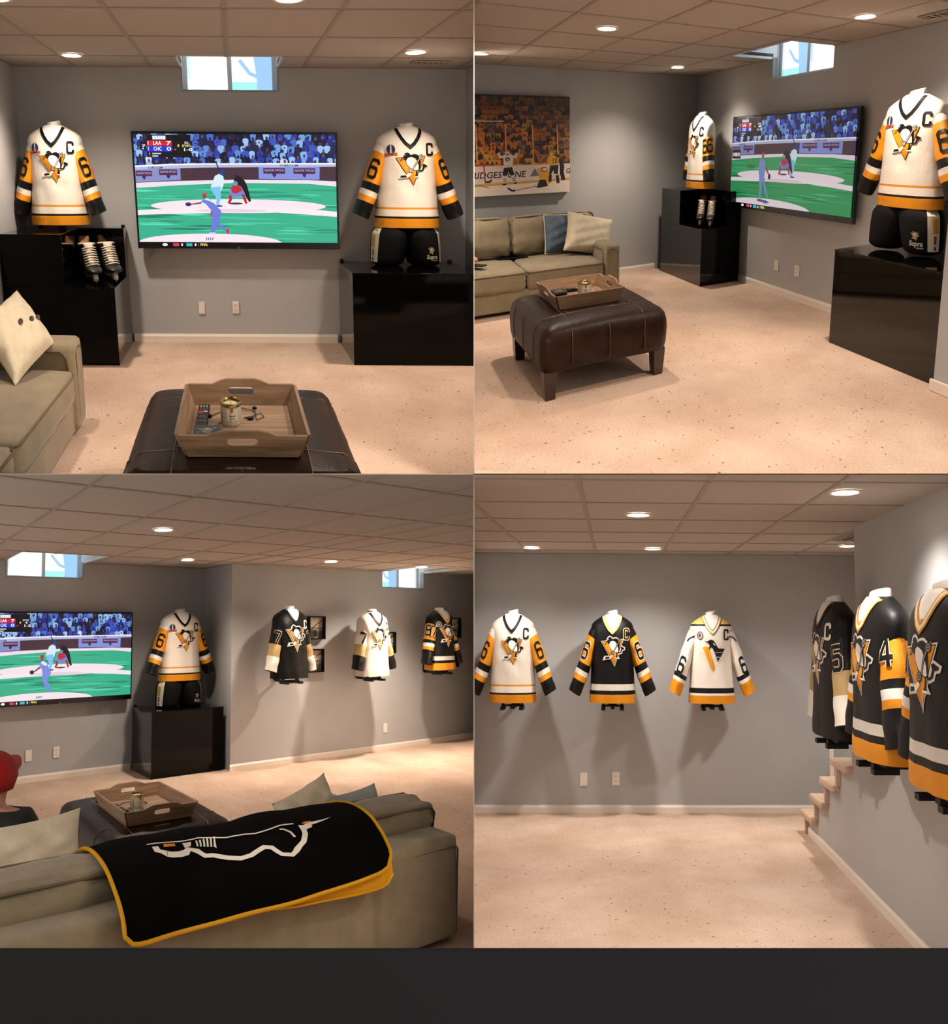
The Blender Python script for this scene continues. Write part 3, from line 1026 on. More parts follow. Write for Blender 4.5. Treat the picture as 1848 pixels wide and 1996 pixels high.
def tray(fr, label, bu=.40, bv=.40, flare=.035, h=.085, group='wooden serving trays'):
    """open wooden tray, handle panels at both v ends"""
    T = thing('serving_tray', fr, label, 'tray', group)
    th = .012
    # slatted bottom boards
    nb = 5
    w = (bv) / nb
    for k in range(nb):
        MB().box(-bu / 2, bu / 2, -bv / 2 + k * w + .0008, -bv / 2 + (k + 1) * w - .0008, 0, .010).build('bottom_board', 'wood_u', fr, T)
    def lean(side_axis, s, mb):
        out = []
        for u, v, z in mb.v:
            d = flare * z / h * s
            out.append((u + d, v, z) if side_axis == 0 else (u, v + d, z))
        mb.v = out
        return mb
    for s in (-1, 1):
        # long sides (flare in u), trapezoid so that corners meet
        poly = [(-bv / 2 - .001, 0), (bv / 2 + .001, 0), (bv / 2 + flare, h), (-bv / 2 - flare, h)]
        a, b = (bu / 2, bu / 2 + th) if s > 0 else (-bu / 2 - th, -bu / 2)
        lean(0, s, MB().prism(poly, 0, a, b)).build('side_board', 'wood_v', fr, T)
        # handle ends (flare in v) with a raised middle and a slot
        hu = bu / 2
        top = [(hu + flare, h), (hu * .62, h), (hu * .44, h + .014), (hu * .30, h + .020), (-hu * .30, h + .020), (-hu * .44, h + .014), (-hu * .62, h), (-hu - flare, h)]
        outer = [(-hu, 0), (hu, 0)] + top
        slot = []
        for cx, a0 in ((.040, -90), (-.040, 90)):
            for k in range(5):
                a = math.radians(a0 + 45 * k)
                slot.append((cx + .014 * math.cos(a), h * .72 + .014 * math.sin(a)))
        a, b = (bv / 2, bv / 2 + th) if s > 0 else (-bv / 2 - th, -bv / 2)
        lean(1, s, MB().prism(outer, 1, a, b, hole=slot)).build('handle_board', 'wood_u', fr, T)
    return T

def candle(fr, label, r=.042, h=.085, group='candle jars'):
    T = thing('candle_jar', fr, label, 'candle', group)
    jar = MB()
    prof_ = [(r * .96, 0), (r, .006), (r, h - .012), (r * .985, h)]
    n = 28
    jar.rings([[(a * math.cos(2 * PI * k / n), a * math.sin(2 * PI * k / n), z) for k in range(n)] for a, z in prof_], '#cfc6ae', caps=False)
    jar.add([(r * .9 * math.cos(2 * PI * k / n), r * .9 * math.sin(2 * PI * k / n), .002) for k in range(n)], [tuple(range(n))], '#cfc6ae')
    jo = jar.build('jar', 'print_gloss', fr, T, smooth=True)
    rnd = random.Random(4)
    D = []
    for k in range(26):
        a = rnd.uniform(-.9, .9) * PI
        w = rnd.uniform(.03, .07)
        D.append((rnd.choice(['#8f8a70', '#a59d80', '#77745c', '#e2dac2']), [(a, .008), (a + w, .008), (a + w * rnd.uniform(.2, 1.6), h - .02), (a + w * .3, h - .025)]))
    D.append(('#e0d8c0', rect(1.2, .022, 2.2, .062)))
    D.append(('#c9502a', rect(1.55, .052, 1.80, .070)))
    D.append(('#8a8468', rect(1.40, .036, 2.0, .041)))
    D.append(('#8a8468', rect(1.46, .027, 1.94, .031)))
    lb = lay(MB(), D, lambda x, y, o: ((r + o) * math.cos(PI - x + 0), (r + o) * math.sin(PI - x), y), .0006, .00004, lvl=1).build('label_print', 'print_gloss', fr, jo, clean=False)
    if lb: lb['kind'] = 'stuff'
    MB().rings([[((r + .001) * math.cos(2 * PI * k / n), (r + .001) * math.sin(2 * PI * k / n), z) for k in range(n)] for z in (h - .014, h - .002)] + [[(r * .93 * math.cos(2 * PI * k / n), r * .93 * math.sin(2 * PI * k / n), h) for k in range(n)], [(r * .9 * math.cos(2 * PI * k / n), r * .9 * math.sin(2 * PI * k / n), h - .016) for k in range(n)]], caps=False).build('rim', 'tin_gold', fr, T, smooth=True)
    MB().lathe([(r * .93, h - .022), (r * .9, h - .014), (r * .5, h - .012), (.001, h - .012)], n).build('wax', 'wax', fr, T, smooth=True)
    MB().tube([(0, 0, h - .014), (.001, 0, h - .004)], .0012, 6).build('wick', 'dark', fr, T)
    return T

def remote(fr, label, group='remote controls'):
    T = thing('remote_control', fr, label, 'remote')
    body = MB().box(-.022, .022, -.10, .10, 0, .018).build('body', 'black_plastic', fr, T, bevel=.004)
    cols = ['#c9c9c9', '#d8d8d8', '#9fae6a']
    D = [('#b92020', rect(-.017, -.030, .001, -.018)), ('#cfcfcf', rect(.002, -.030, .017, -.018)), ('#c14a3a', rect(-.017, -.016, -.001, -.008)), ('#3a3a3d', ell(0, .022, .015, .015, 14)), ('#1c1c1e', ell(0, .022, .006, .006, 10))]
    for r in range(4):
        for c in range(3):
            D.append(('#bdbdbd' if r < 2 else '#77777a', rect(-.015 + c * .012, -.086 + r * .013, -.009 + c * .012, -.080 + r * .013)))
    for c in range(4):
        D.append(('#8a8a8e', rect(-.016 + c * .009, .058, -.010 + c * .009, .063)))
    kb = lay(MB(), D, lambda x, y, o: (x, y, .018 + o), .0005, .00005).build('keypad', 'print_gloss', fr, body, clean=False)
    if kb: kb['kind'] = 'stuff'
    return T

def crest_box(fr, label, group='black keepsake boxes'):
    T = thing('keepsake_box', fr, label, 'box', group)
    MB().box(-.050, .050, -.042, .042, 0, .026).build('body', 'black_plastic', fr, T, bevel=.002)
    lid = MB().box(-.053, .053, -.046, .040, .026, .036).build('lid', 'black_satin', fr, T, bevel=.002)
    if lid:
        D = [(c, [(x * .085, -y * .062 - .002) for x, y in p]) for c, p in crest_drawing(('#6c6a66', '#1b1a1a', '#8f8c88', '#787570', None))]
        D += [('#77746f', q) for q in stroke(rect(-.051, -.044, .051, .038), .0016, True)]
        lay(MB(), D, lambda x, y, o: (x, y, .036 + o), .0004, .00004).build('lid_print', 'print_gloss', fr, lid, clean=False)
    return T

def earbuds(fr, label, pts, group='earphones'):
    T = thing('earphones', fr, label, 'earphones')
    MB().tube(pts, .0018, 5).build('cable', 'dark', fr, T, smooth=True)
    for p in (pts[0], pts[-1]):
        MB().ball((p[0], p[1], p[2] + .004), (.010, .007, .007), 10, 6).build('earbud', 'black_plastic', fr, T, smooth=True)
    m = pts[len(pts) // 2]
    MB().ball((m[0], m[1], m[2] + .003), (.016, .007, .006), 10, 6).build('inline_control', 'black_plastic', fr, T, smooth=True)
    return T

def cabinet_plain(fr, label, w, d, h, tabs=True):
    """gloss black display cabinet: u 0..w along the wall, v 0..d"""
    T = thing('display_cabinet', fr, label, 'cabinet', 'black display cabinets')
    t = .012
    MB().box(0, w, 0, d - t, 0, h - t).build('body', 'black_gloss', fr, T, bevel=.002)
    MB().box(.0, w, d - t + .0005, d, 0, h - t).build('front_panel', 'black_gloss', fr, T, bevel=.0015)
    MB().box(-.002, w + .002, 0, d + .002, h - t + .0005, h).build('top_panel', 'black_gloss', fr, T, bevel=.002)
    if tabs:
        for u in (.012, w - .04):
            MB().box(u, u + .028, .002, .03, h, h + .018).build('corner_clip', 'black_satin', fr, T, bevel=.002)
    return T

def cabinet_niche(fr, label, w, d, h, nu, nz, nd=.10):
    """gloss black cabinet with a corner niche: open for u > nu above nz, in front of a back panel nd deep"""
    T = thing('display_cabinet', fr, label, 'cabinet', 'black display cabinets')
    MB().box(0, w, 0, d, 0, nz).build('lower_body', 'black_gloss', fr, T, bevel=.002)
    MB().box(0, nu, 0, d, nz + .0005, h).build('upper_body', 'black_gloss', fr, T, bevel=.002)
    MB().box(nu + .0005, w, 0, nd, nz + .0005, h).build('back_panel', 'black_gloss', fr, T, bevel=.0015)
    for u in (.10, w - .035):
        MB().box(u, u + .028, .002, .03, h, h + .018).build('corner_clip', 'black_satin', fr, T, bevel=.002)
    return T

def skate(fr, label, group):
    """hockey skate, toe towards +v, about 0.28 long"""
    T = thing('hockey_skate', fr, label, 'skate', group)
    # boot: foot loft along v then shaft
    foot = []
    for v, hw, zb, zt in ((-.115, .020, .075, .12), (-.105, .032, .07, .16), (-.07, .036, .068, .19), (-.02, .036, .068, .165), (.04, .038, .068, .135), (.09, .042, .066, .118), (.125, .040, .066, .108), (.148, .028, .07, .098), (.156, .012, .076, .09)):
        r = []
        for k in range(16):
            a = 2 * PI * k / 16
            r.append((hw * math.copysign(abs(math.cos(a)) ** .75, math.cos(a)), v, (zb + zt) / 2 + (zt - zb) / 2 * math.copysign(abs(math.sin(a)) ** .75, math.sin(a))))
        foot.append(r)
    MB().rings(foot).build('boot', 'skate_black', fr, T, smooth=True)
    sh = []
    for z, cv, rv, ru in ((.12, -.052, .060, .036), (.16, -.056, .056, .036), (.20, -.060, .052, .037), (.235, -.064, .052, .040)):
        sh.append([(ru * math.cos(2 * PI * k / 16), cv + rv * math.sin(2 * PI * k / 16), z) for k in range(16)])
    MB().rings(sh).build('ankle_cuff', 'skate_black', fr, T, smooth=True)
    # cuff lining rim
    rim = [(.041 * math.cos(2 * PI * k / 20), -.064 + .054 * math.sin(2 * PI * k / 20), .238 + .010 * math.sin(2 * PI * k / 20)) for k in range(21)]
    MB().tube(rim, .007, 6, caps=False).build('lining_rim', 'lace_white', fr, T, smooth=True)
    # tendon guard and tongue
    MB().rings([[(x * .030, -.118 - .02 * (z - .2) / .08 + y, z) for x, y in ((-1, 0), (-.6, -.010), (.6, -.010), (1, 0), (.6, .004), (-.6, .004))] for z in (.19, .25, .285)]).build('tendon_guard', 'tan_leather', fr, T, smooth=True)
    MB().rings([[(x * w, v + y, z) for x, y in ((-1, -.004), (-.5, .008), (.5, .008), (1, -.004))] for w, v, z in ((.016, .080, .118), (.018, .036, .146), (.020, .002, .178), (.022, -.008, .215), (.026, -.002, .248))]).build('tongue', 'lace_white', fr, T, smooth=True)
    for k in range(8):
        t = k / 7
        v = .088 - .085 * min(1, t * 1.15) + (0 if t < .87 else -.004)
        z = .118 + .10 * t
        MB().tube([(-.036, v - .006, z - .004), (-.014, v + .014, z + .006), (.014, v + .014, z + .010), (.036, v - .006, z + .002)], .0045, 5).build('lace', 'lace_white', fr, T, smooth=True)
    hol = [(-.10, .072), (.13, .070), (.150, .040), (.140, .022), (.105, .024), (.085, .044), (.0, .044), (-.03, .024), (-.09, .022), (-.112, .040)]
    MB().prism(hol, 0, -.012, .012).build('blade_holder', 'holder_white', fr, T, bevel=.003)
    MB().prism([(-.115, .024), (.145, .024), (.152, .012), (.135, .0), (-.105, .0), (-.122, .010)], 0, -.002, .002).build('blade', 'steel', fr, T)
    return T

# ---------------------------------------------------------------- television with a ball game
def shade(h, k):
    return tuple(min(1.0, c * k) for c in lin(h))

def game_picture(kind):
    """ball game on screen: x 0..1 left to right, y 0..1 top to bottom"""
    X = lambda x: min(1.0, max(0.0, (x - 267) / 387.0))
    Y = lambda y: min(1.0, max(0.0, (y - 262) / 209.0))
    g = lambda pts: [(X(x), Y(y)) for x, y in pts]
    dim = {'a': 1.0, 'b': .62, 'c': .95}[kind]
    K = lambda h: shade(h, dim)
    rnd = random.Random({'a': 3, 'b': 8, 'c': 11}[kind])
    D = [(K('#12163f'), rect(0, 0, 1, 1))]
    # stands full of people
    for row in range(6):
        y0 = 258 + row * 11.5
        x = 262 + rnd.uniform(0, 6)
        while x < 660:
            c = rnd.choice(['#6fa4e6', '#8cb8f0', '#2b3fb0', '#1c2a8a', '#18183a', '#3a55c8', '#22264a', '#9cc6f6', '#131430', '#4a6ad0', '#d2e2f4' if row > 3 else '#5d8fdc'])
            w = rnd.uniform(9, 12.5); h = rnd.uniform(14, 18)
            yy = y0 + rnd.uniform(-2, 3)
            D.append((K(c), g([(x - w * .45, yy + h), (x - w * .62, yy + 5), (x - w * .3, yy + 2), (x + w * .3, yy + 2), (x + w * .62, yy + 5), (x + w * .45, yy + h)])))
            D.append((K(rnd.choice(['#3a2a3c', '#54405a', '#2a2030', '#6a5468'])), g(ell(x, yy - .8, 2.6, 3.2, 10))))
            if rnd.random() < .3:
                D.append((K('#1c2a6a'), g(rect(x - 1.5, yy + 6, x + 1.5, yy + 9))))
            x += rnd.uniform(11, 16)
    # outfield wall
    D.append((K('#4a3340'), g([(266, 330), (360, 324), (655, 320), (655, 352), (460, 350), (266, 362)])))
    for r in range(5):
        D += [(K('#3a2632'), q) for q in stroke(g([(352, 331 + r * 4.4), (504, 329 + r * 4.2)]), .0022)]
        D += [(K('#3a2632'), q) for q in stroke(g([(624, 330 + r * 4.2), (655, 330 + r * 4.2)]), .0022)]
    D.append((K('#8b92cc'), g([(266, 329), (354, 327), (354, 350), (266, 355)])))
    D.append((K('#8795e0'), g([(505, 323), (623, 324), (622, 348), (505, 347)])))
    D.append((K('#b9bde0'), g([(266, 325), (330, 321.5), (400, 320), (655, 318), (655, 323), (400, 326), (330, 328), (266, 331)])))
    D.append((K('#ffffff'), g([(266, 323), (330, 319.5), (400, 318), (655, 316), (655, 318.5), (400, 320.5), (330, 322.5), (266, 326)])))
    D += words('CUBS.COM', X(292), Y(328.5), .018, K('#2b2f55'), .03, .072)
    D += words('CUBS.COM', X(546), Y(322.8), .018, K('#2b2f55'), .03, .09)
    for x0, x1, y0, y1 in ((268, 299, 333, 343), (313, 348, 330, 341), (514, 556, 326, 337), (572, 614, 326, 337)):
        D.append((K('#5a2440'), g(rect(x0, y0, x1, y1))))
        D.append((K('#3a2a6a'), g(rect(x0, y0 + 2, x1, y0 + 6.5))))
        D += words('QUICK PITCH', X(x0 + 2), Y(y0 + 6.2), .016, K('#c9b8d8'), .02, (x1 - x0 - 4) / 387.0)
        m = (x0 + x1) / 2
        D.append((K('#2a2a78'), g([(m - 4, y1), (m + 4, y1), (m + 3, y1 + 4), (m, y1 + 7), (m - 3, y1 + 4)])))
    # track, grass
    D.append((K('#f2e4f2'), g([(266, 356), (350, 352), (460, 349), (600, 349), (655, 351), (655, 362), (600, 356), (460, 355), (350, 360), (266, 366)])))
    G0 = '#39b48e' if kind != 'b' else '#2fa060'
    D.append((K(G0), g([(266, 366), (350, 360), (460, 355), (600, 356), (655, 361), (655, 472), (266, 472)])))
    for k in range(64):
        x, y = rnd.uniform(262, 655), rnd.uniform(364, 468)
        l, h = rnd.uniform(20, 70), rnd.uniform(.8, 2.4)
        D.append((K(rnd.choice(['#2a9276', '#1f7f68', '#4fd0a8', '#63e0ba', '#2a9276'])) if kind != 'b' else K(rnd.choice(['#237f4e', '#1c6b44', '#3fb878', '#52c88a'])), g([(x - l, y), (x - l * .3, y - h), (x + l * .5, y - h * .6), (x + l, y + .4), (x + l * .3, y + h), (x - l * .4, y + h * .8)])))
    # infield dirt, foul lines, mound
    D.append((K('#fbe9f2'), g(ell(463, 400, 170, 13.5, 36))))
    D.append((K('#fdeef4'), g([(266, 409), (330, 406), (470, 402), (610, 406), (655, 410), (655, 420), (600, 416), (520, 411), (430, 413), (266, 418)])))
    D.append((K('#f0d2e4'), g(ell(450, 409, 70, 3.5, 20))))
    D.append((K('#fbeaf2'), g([(x, min(y, 471.5)) for x, y in ell(405, 472, 140, 18, 36)])))
    # players
    dx = {'a': 0, 'b': 20, 'c': 22}[kind]
    # batter
    bx = {'a': 0, 'b': 62, 'c': 8}[kind]
    D.append((K('#dcefff'), g([(416 + bx, 352), (420 + bx, 342), (428 + bx, 338), (436 + bx, 342), (438 + bx, 352), (435 + bx, 362), (430 + bx, 372), (430 + bx, 384), (426 + bx, 398), (420 + bx, 399), (422 + bx, 386), (414 + bx, 372), (411 + bx, 363)])))
    D.append((K('#7ec8f4'), g([(412 + bx, 364), (430 + bx, 362), (430 + bx, 384), (425 + bx, 399), (419 + bx, 398), (422 + bx, 384), (414 + bx, 374)])))
    D.append((K('#2a46a8'), g(ell(434 + bx, 334, 5.2, 5, 12))))
    D.append((K('#20388c'), g([(428 + bx, 335), (429 + bx, 331), (440 + bx, 332), (440 + bx, 335)])))
    D += [(K('#1a1830'), q) for q in stroke(g([(429 + bx, 331), (424 + bx, 317)]), .006)]
    D.append((K('#2a3a90'), g(ell(426 + bx, 400, 7, 1.8, 10))))
    # umpire and catcher
    D.append((K('#15131f'), g([(456, 352), (458, 343), (464, 340), (472, 345), (478, 352), (482, 362), (488, 390), (484, 392), (474, 372), (462, 372), (456, 364)])))
    D.append((K('#3a2a36'), g(ell(460, 341, 3.2, 3.8, 10))))
    D.append((K('#7c86d8'), g([(446, 372), (452, 362), (470, 362), (476, 374), (478, 380), (466, 382), (450, 382)])))
    D.append((K('#c42a3e'), g([(450, 364), (456, 358), (468, 360), (472, 370), (460, 376), (452, 374)])))
    D.append((K('#5d9fb8'), g(ell(459, 356, 4.8, 4.6, 12))))
    D.append((K('#b8263a'), g([(444, 380), (450, 378), (452, 386), (447, 395), (442, 394), (446, 386)])))
    D.append((K('#b8263a'), g([(470, 376), (476, 378), (481, 394), (477, 396), (473, 386)])))
    D.append((K('#3a2f52'), g(ell(458, 395, 14, 2, 12))))
    # pitcher
    if kind == 'a':
        D.append((K('#6f7ee0'), g([(391, 392), (396, 386), (406, 386), (414, 390), (420, 400), (428, 408), (430, 414), (424, 430), (424, 434), (440, 446), (436, 450), (420, 438), (414, 452), (406, 452), (410, 436), (412, 418), (414, 412), (406, 404), (400, 396)])))
        D.append((K('#dfe8ff'), g([(396, 387), (404, 385), (414, 390), (418, 396), (408, 391)])))
        D.append((K('#8a4a5c'), g([(392, 392), (391, 396), (372, 398), (371, 396)])))
        D.append((K('#3a2a5a'), g(ell(366, 397, 6, 3.8, 12))))
        D.append((K('#8e6a7c'), g([(410, 408), (414, 412), (410, 422), (405, 422)])))
        D.append((K('#7a4a50'), g(ell(398, 381, 4, 4.4, 10)))); D.append((K('#d23646'), g(ell(398.5, 378.2, 4.8, 3.2, 12))))
        D.append((K('#c8365a'), g([(437, 446), (444, 444), (442, 454), (437, 453)]))); D.append((K('#c8d2f4'), g(ell(410, 453, 7, 1.8, 10))))
    elif kind == 'b':
        D.append((K('#7f97cc'), g([(376, 366), (384, 360), (394, 364), (398, 374), (398, 392), (396, 402), (404, 430), (412, 448), (408, 452), (398, 434), (390, 412), (388, 430), (386, 452), (380, 452), (380, 428), (377, 404), (374, 386)])))
        D.append((K('#a04a5a'), g([(396, 374), (406, 386), (412, 396), (409, 398), (400, 388)]))); D.append((K('#2a1c24'), g(ell(413, 402, 4.5, 7, 12))))
        D.append((K('#d84a50'), g(ell(388, 352, 5, 5.4, 12)))); D.append((K('#8a5560'), g(ell(388, 358, 3.8, 3.6, 10))))
        D.append((K('#5c5a98'), g([(374, 456), (404, 458), (420, 462), (404, 464), (374, 462)])))
    else:
        D.append((K('#7f8fe4'), g([(402, 384), (408, 378), (416, 378), (424, 386), (430, 398), (434, 406), (430, 416), (422, 424), (430, 434), (434, 446), (424, 452), (420, 440), (412, 426), (412, 408), (410, 398)])))
        D.append((K('#e6eeff'), g([(408, 379), (416, 378), (424, 386), (420, 390), (408, 384)])))
        D.append((K('#9a5a6a'), g([(404, 390), (408, 394), (392, 404), (390, 401)]))); D.append((K('#2f2440'), g(ell(385, 404, 6, 5, 12))))
        D.append((K('#c42838'), g(ell(410, 367, 5.2, 4.6, 12)))); D.append((K('#8a5058'), g(ell(410, 373, 4.2, 3.8, 10))))
    for k in range(4):
        D.append((K('#4a5ab0'), g([(396 + k * 4, 467), (398 + k * 4, 462), (400 + k * 4, 462), (398 + k * 4, 467)])))
    # score box
    D.append((lin('#0a0a14'), g(rect(292, 264, 377, 307))))
    D.append((lin('#0a0a14'), g(rect(280, 277, 291, 293))))
    D += words('7', X(283.2), Y(288), .024, '#ffffff', .03)
    D.append(('#ffffff', g([(283, 290), (287, 290), (285, 292.5)])))
    D.append((K('#f2f6ff'), g(rect(304, 266, 329, 273))))
    for k in range(4):
        D.append((K('#c8d4f0'), g(rect(308 + k * 5, 267, 310 + k * 5, 272))))
    D.append((K('#d01c34'), g(rect(293, 275, 341, 285.2))))
    D.append((K('#1c34d0'), g(rect(293, 285.6, 341, 296))))
    for yy, s, n in ((283.3, 'LAA', '7'), (294, 'CHC', '0')):
        D += words(s, X(305), Y(yy), .034, '#ffffff', .02, .040)
        D += words(n, X(330), Y(yy), .034, '#ffffff', .02)
        D.append(('#ffe0d8', g(rect(294.5, yy - 7, 296, yy))))
    D.append((K('#e8d060'), g([(353, 281.5), (355.5, 284.5), (353, 287.5), (350.5, 284.5)])))
    D.append((K('#c04048'), g(ell(346.5, 292, 2, 2, 8))))
    D += words({'a': 'SL', 'b': 'FB', 'c': 'PITCHES'}[kind], X(364.5 if kind != 'c' else 359), Y(281), .020, '#dddddd', .02, None if kind != 'c' else .04)
    D += words({'a': '87 MPH', 'b': '48', 'c': '4'}[kind], X(360 if kind == 'a' else 365), Y(287), .022, K('#e8d878') if kind == 'a' else '#ffffff', .02, .042 if kind == 'a' else None)
    D += words('1-0' if kind == 'a' else '1-2', X(363.5), Y(294.5), .026, '#ffffff', .02)
    for k, wd in ((0, 17), (1, 11)):
        D.append((K('#d8dcea'), g(rect(302, 298.5 + k * 4.6, 302 + wd, 301 + k * 4.6))))
        D.append((K('#c8405a' if k else '#d8dcea'), g(rect(296, 298.5 + k * 4.6, 298, 301 + k * 4.6))))
    if kind == 'b':
        D.append((K('#20284a'), g(rect(269, 341, 303, 362)))); D.append((K('#d8c8b0'), g(rect(271, 347, 301, 356)))); D.append((K('#ffffff'), g([(283, 347), (286, 347), (288, 356), (281, 356)])))
    return D

def television(fr, label, w, z0, z1, kind, cable=True):
    """u from 0 to w along the wall, screen facing +v"""
    T = thing('television', fr, label, 'television', 'wall mounted televisions')
    d0, d1 = .035, .075
    MB().box(0, w, d0, d1, z0, z1).build('housing', 'bezel', fr, T, bevel=.004)
    MB().box(w * .3, w * .7, 0, d0, z0 + .2, z1 - .25).build('wall_mount', 'dark', fr, T)
    bz, bb = .018, .052
    x0, x1, y0, y1 = bz, w - bz, z0 + bb, z1 - bz
    sc = MB().box(x0, x1, d1, d1 + .001, y0, y1).build('screen', 'bezel', fr, T)
    D = game_picture(kind)
    par = sc or T
    lay(MB(), D, lambda x, y, o: (x0 + x * (x1 - x0), d1 + .001 + o, y1 - y * (y1 - y0)), .0006, .000015).build('screen_picture', 'screen', fr, par, clean=False)
    # ticker under the picture and maker's mark
    t = z0 + bb * .36
    D = [('#f4f4f8', ell(w * .135, t + .012, .022, .012, 10)), ('#d83a58', rect(w * .175, t, w * .205, t + .024)), ('#f0f0f0', rect(w * .215, t + .002, w * .223, t + .022)),
         ('#38b8c8', rect(w * .24, t, w * .27, t + .024)), ('#f0f0f0', rect(w * .282, t + .002, w * .290, t + .022)), ('#8a8a90', rect(w * .300, t - .002, w * .302, t + .026))]
    D += words('FINAL', w * .31, t + .004, .02, '#e8e070', .03, .062, up=1)
    tk = lay(MB(), D, lambda x, y, o: (x, d1 + o, y), .0008, .0001).build('ticker', 'screen', fr, T, clean=False)
    if tk: tk['kind'] = 'stuff'
    MB().box(w * .5 - .012, w * .5 + .012, d1, d1 + .001, z0 + .006, z0 + .011).build('maker_mark', 'steel', fr, T)
    if cable:
        pts = [(w * .07, .03, z0 + .02)] + [(w * .07 - .05 * math.sin(PI * k / 8) + .02 * k / 8, .012, z0 - .09 * math.sin(PI * k / 8)) for k in range(1, 8)] + [(w * .11, .03, z0 + .02)]
        MB().tube(pts, .0025, 5).build('cable', 'vent_metal', fr, T, smooth=True)
    return T

# ---------------------------------------------------------------- arena photograph on canvas
def arena_canvas(fr, label, z0, z1):
    """u = 0 is the right edge, running left to negative u"""
    T = thing('canvas_photo', fr, label, 'picture')
    W, TH = 1.42, .04
    H = z1 - z0
    MB().box(-W, 0, .004, TH, z0, z1).build('stretcher', 'print_flat' if False else 'dark', fr, T)
    k = 1.0 / 1600.0
    U = lambda x: (x - 1600) * k * .99
    Z = lambda y: z1 - (y - 150) / 1640.0 * H
    g = lambda pts: [(max(-W, min(0, U(x))), max(z0, min(z1, Z(y)))) for x, y in pts]
    rnd = random.Random(21)
    D = [('#1d1210', g(rect(-760, 100, 1640, 1850)))]
    for row in range(16):
        y = 170 + row * 72
        x = -740 + rnd.uniform(0, 40)
        while x < 1620:
            far = max(0.25, min(1, (row + 2) / 12)) * (1.0 if x < 1000 else .72)
            c = rnd.choice(['#c9772a', '#d8862f', '#e08a34', '#b96f2c', '#5a3a30', '#3a2a2c', '#2a2124', '#8a6a5a', '#c9a23a', '#73605c', '#d0702a', '#3a3038'])
            w, h = rnd.uniform(70, 100), rnd.uniform(80, 110)
            yy = y + rnd.uniform(-14, 14)
            D.append((shade(c, far), g([(x - w * .5, yy + h), (x - w * .62, yy + 30), (x - w * .3, yy + 12), (x + w * .3, yy + 12), (x + w * .62, yy + 30), (x + w * .5, yy + h)])))
            D.append((shade(rnd.choice(['#7a4a34', '#9a6248', '#3a2620', '#5a3828']), far), g(ell(x, yy - 4, 18, 22, 9))))
            x += rnd.uniform(64, 104)
    D += [('#d9c4b4', q) for q in stroke(g([(-740, 572), (460, 580)]), .010)]
    for x in (10, 480, 935, 1368, -460):
        D.append(('#e8a45c', g([(x - 12, 632), (x + 8, 632), (x + 30, 1300), (x + 6, 1300)])))
    D.append(('#e0a050', g(rect(-760, 1290, 1640, 1330))))
    D.append(('#e6d6cc', g([(-760, 1318), (1620, 1300), (1620, 1560), (-760, 1620)])))
    D.append(('#e0a236', g([(-760, 1612), (1620, 1545), (1620, 1585), (-760, 1665)])))
    D.append(('#efe0d2', g([(-760, 1660), (1620, 1582), (1640, 1850), (-760, 1900)])))
    D += [(c, p) for c, p in words('BRIDGESTONE', U(-150), Z(1500), .058, '#2b2320', .02, U(810) - U(-150), up=1, slant=.2)]
    D += words('G', U(1530), Z(1465), .05, '#2b2320', .02, None, up=1, slant=.1)
    D.append(('#6f6a86', g([(890, 1497), (975, 1355), (1050, 1490)])))
    # net
    D += [('#b8262c', q) for q in stroke(g([(-200, 1285), (130, 1280), (150, 1580)]), .014)]
    D += [('#8d8580', q) for q in stroke(g([(-200, 1600), (60, 1610), (210, 1655)]), .010)]
    # celebrating player in white
    D.append(('#e9dfd8', g([(440, 1150), (480, 1110), (560, 1110), (610, 1150), (600, 1300), (450, 1300)])))
    D.append(('#e9dfd8', g(ell(510, 1098, 36, 26, 12)))); D.append(('#8a4a34', g(ell(512, 1120, 22, 18, 10))))
    D += [('#e4d2c0', q) for q in stroke(g([(460, 1150), (390, 1160), (350, 1060)]), .026)]
    D += [('#e4d2c0', q) for q in stroke(g([(590, 1150), (650, 1160), (670, 1060)]), .026)]
    D.append(('#161214', g(ell(350, 1060, 28, 34, 10)))); D.append(('#161214', g(ell(668, 1065, 30, 36, 10))))
    D.append(('#2a2022', g(ell(515, 1200, 40, 38, 12)))); D.append(('#d8c8c0', g(ell(518, 1205, 20, 22, 10))))
    D.append(('#141013', g([(452, 1335), (590, 1330), (625, 1460), (560, 1470), (530, 1400), (500, 1470), (430, 1462)])))
    D += [('#ded4cc', q) for q in stroke(g([(470, 1470), (465, 1600)]), .030)]; D += [('#ded4cc', q) for q in stroke(g([(595, 1465), (630, 1590)]), .030)]
    for a, b in ((465, 1530), (468, 1560), (612, 1520), (620, 1550)):
        D.append(('#1b1618', g(rect(a - 26, b - 6, a + 26, b + 6))))
    D.append(('#161214', g([(425, 1600), (490, 1590), (490, 1625), (425, 1625)]))); D.append(('#161214', g([(610, 1585), (660, 1580), (660, 1612), (620, 1612)])))
    # kneeling goalkeeper and skaters in gold
    D.append(('#e0a62c', g([(1000, 1380), (1090, 1350), (1190, 1370), (1240, 1470), (1250, 1640), (1190, 1620), (1150, 1560), (1060, 1560), (1030, 1440)])))
    D.append(('#c8453a', g(ell(1140, 1385, 62, 44, 14)))); D.append(('#e6d8c8', g(ell(1150, 1385, 42, 26, 12))))
    D.append(('#17131a', g([(1060, 1560), (1160, 1560), (1210, 1670), (1100, 1690), (1010, 1700), (1020, 1640)])))
    D.append(('#e0a62c', g([(1190, 1200), (1230, 1150), (1330, 1150), (1390, 1200), (1385, 1310), (1240, 1315), (1190, 1260)])))
    D.append(('#e8b030', g(ell(1265, 1122, 38, 34, 14))))
    D += words('10', U(1290), Z(1285), .048, '#1c1820', .02, .05, up=1)
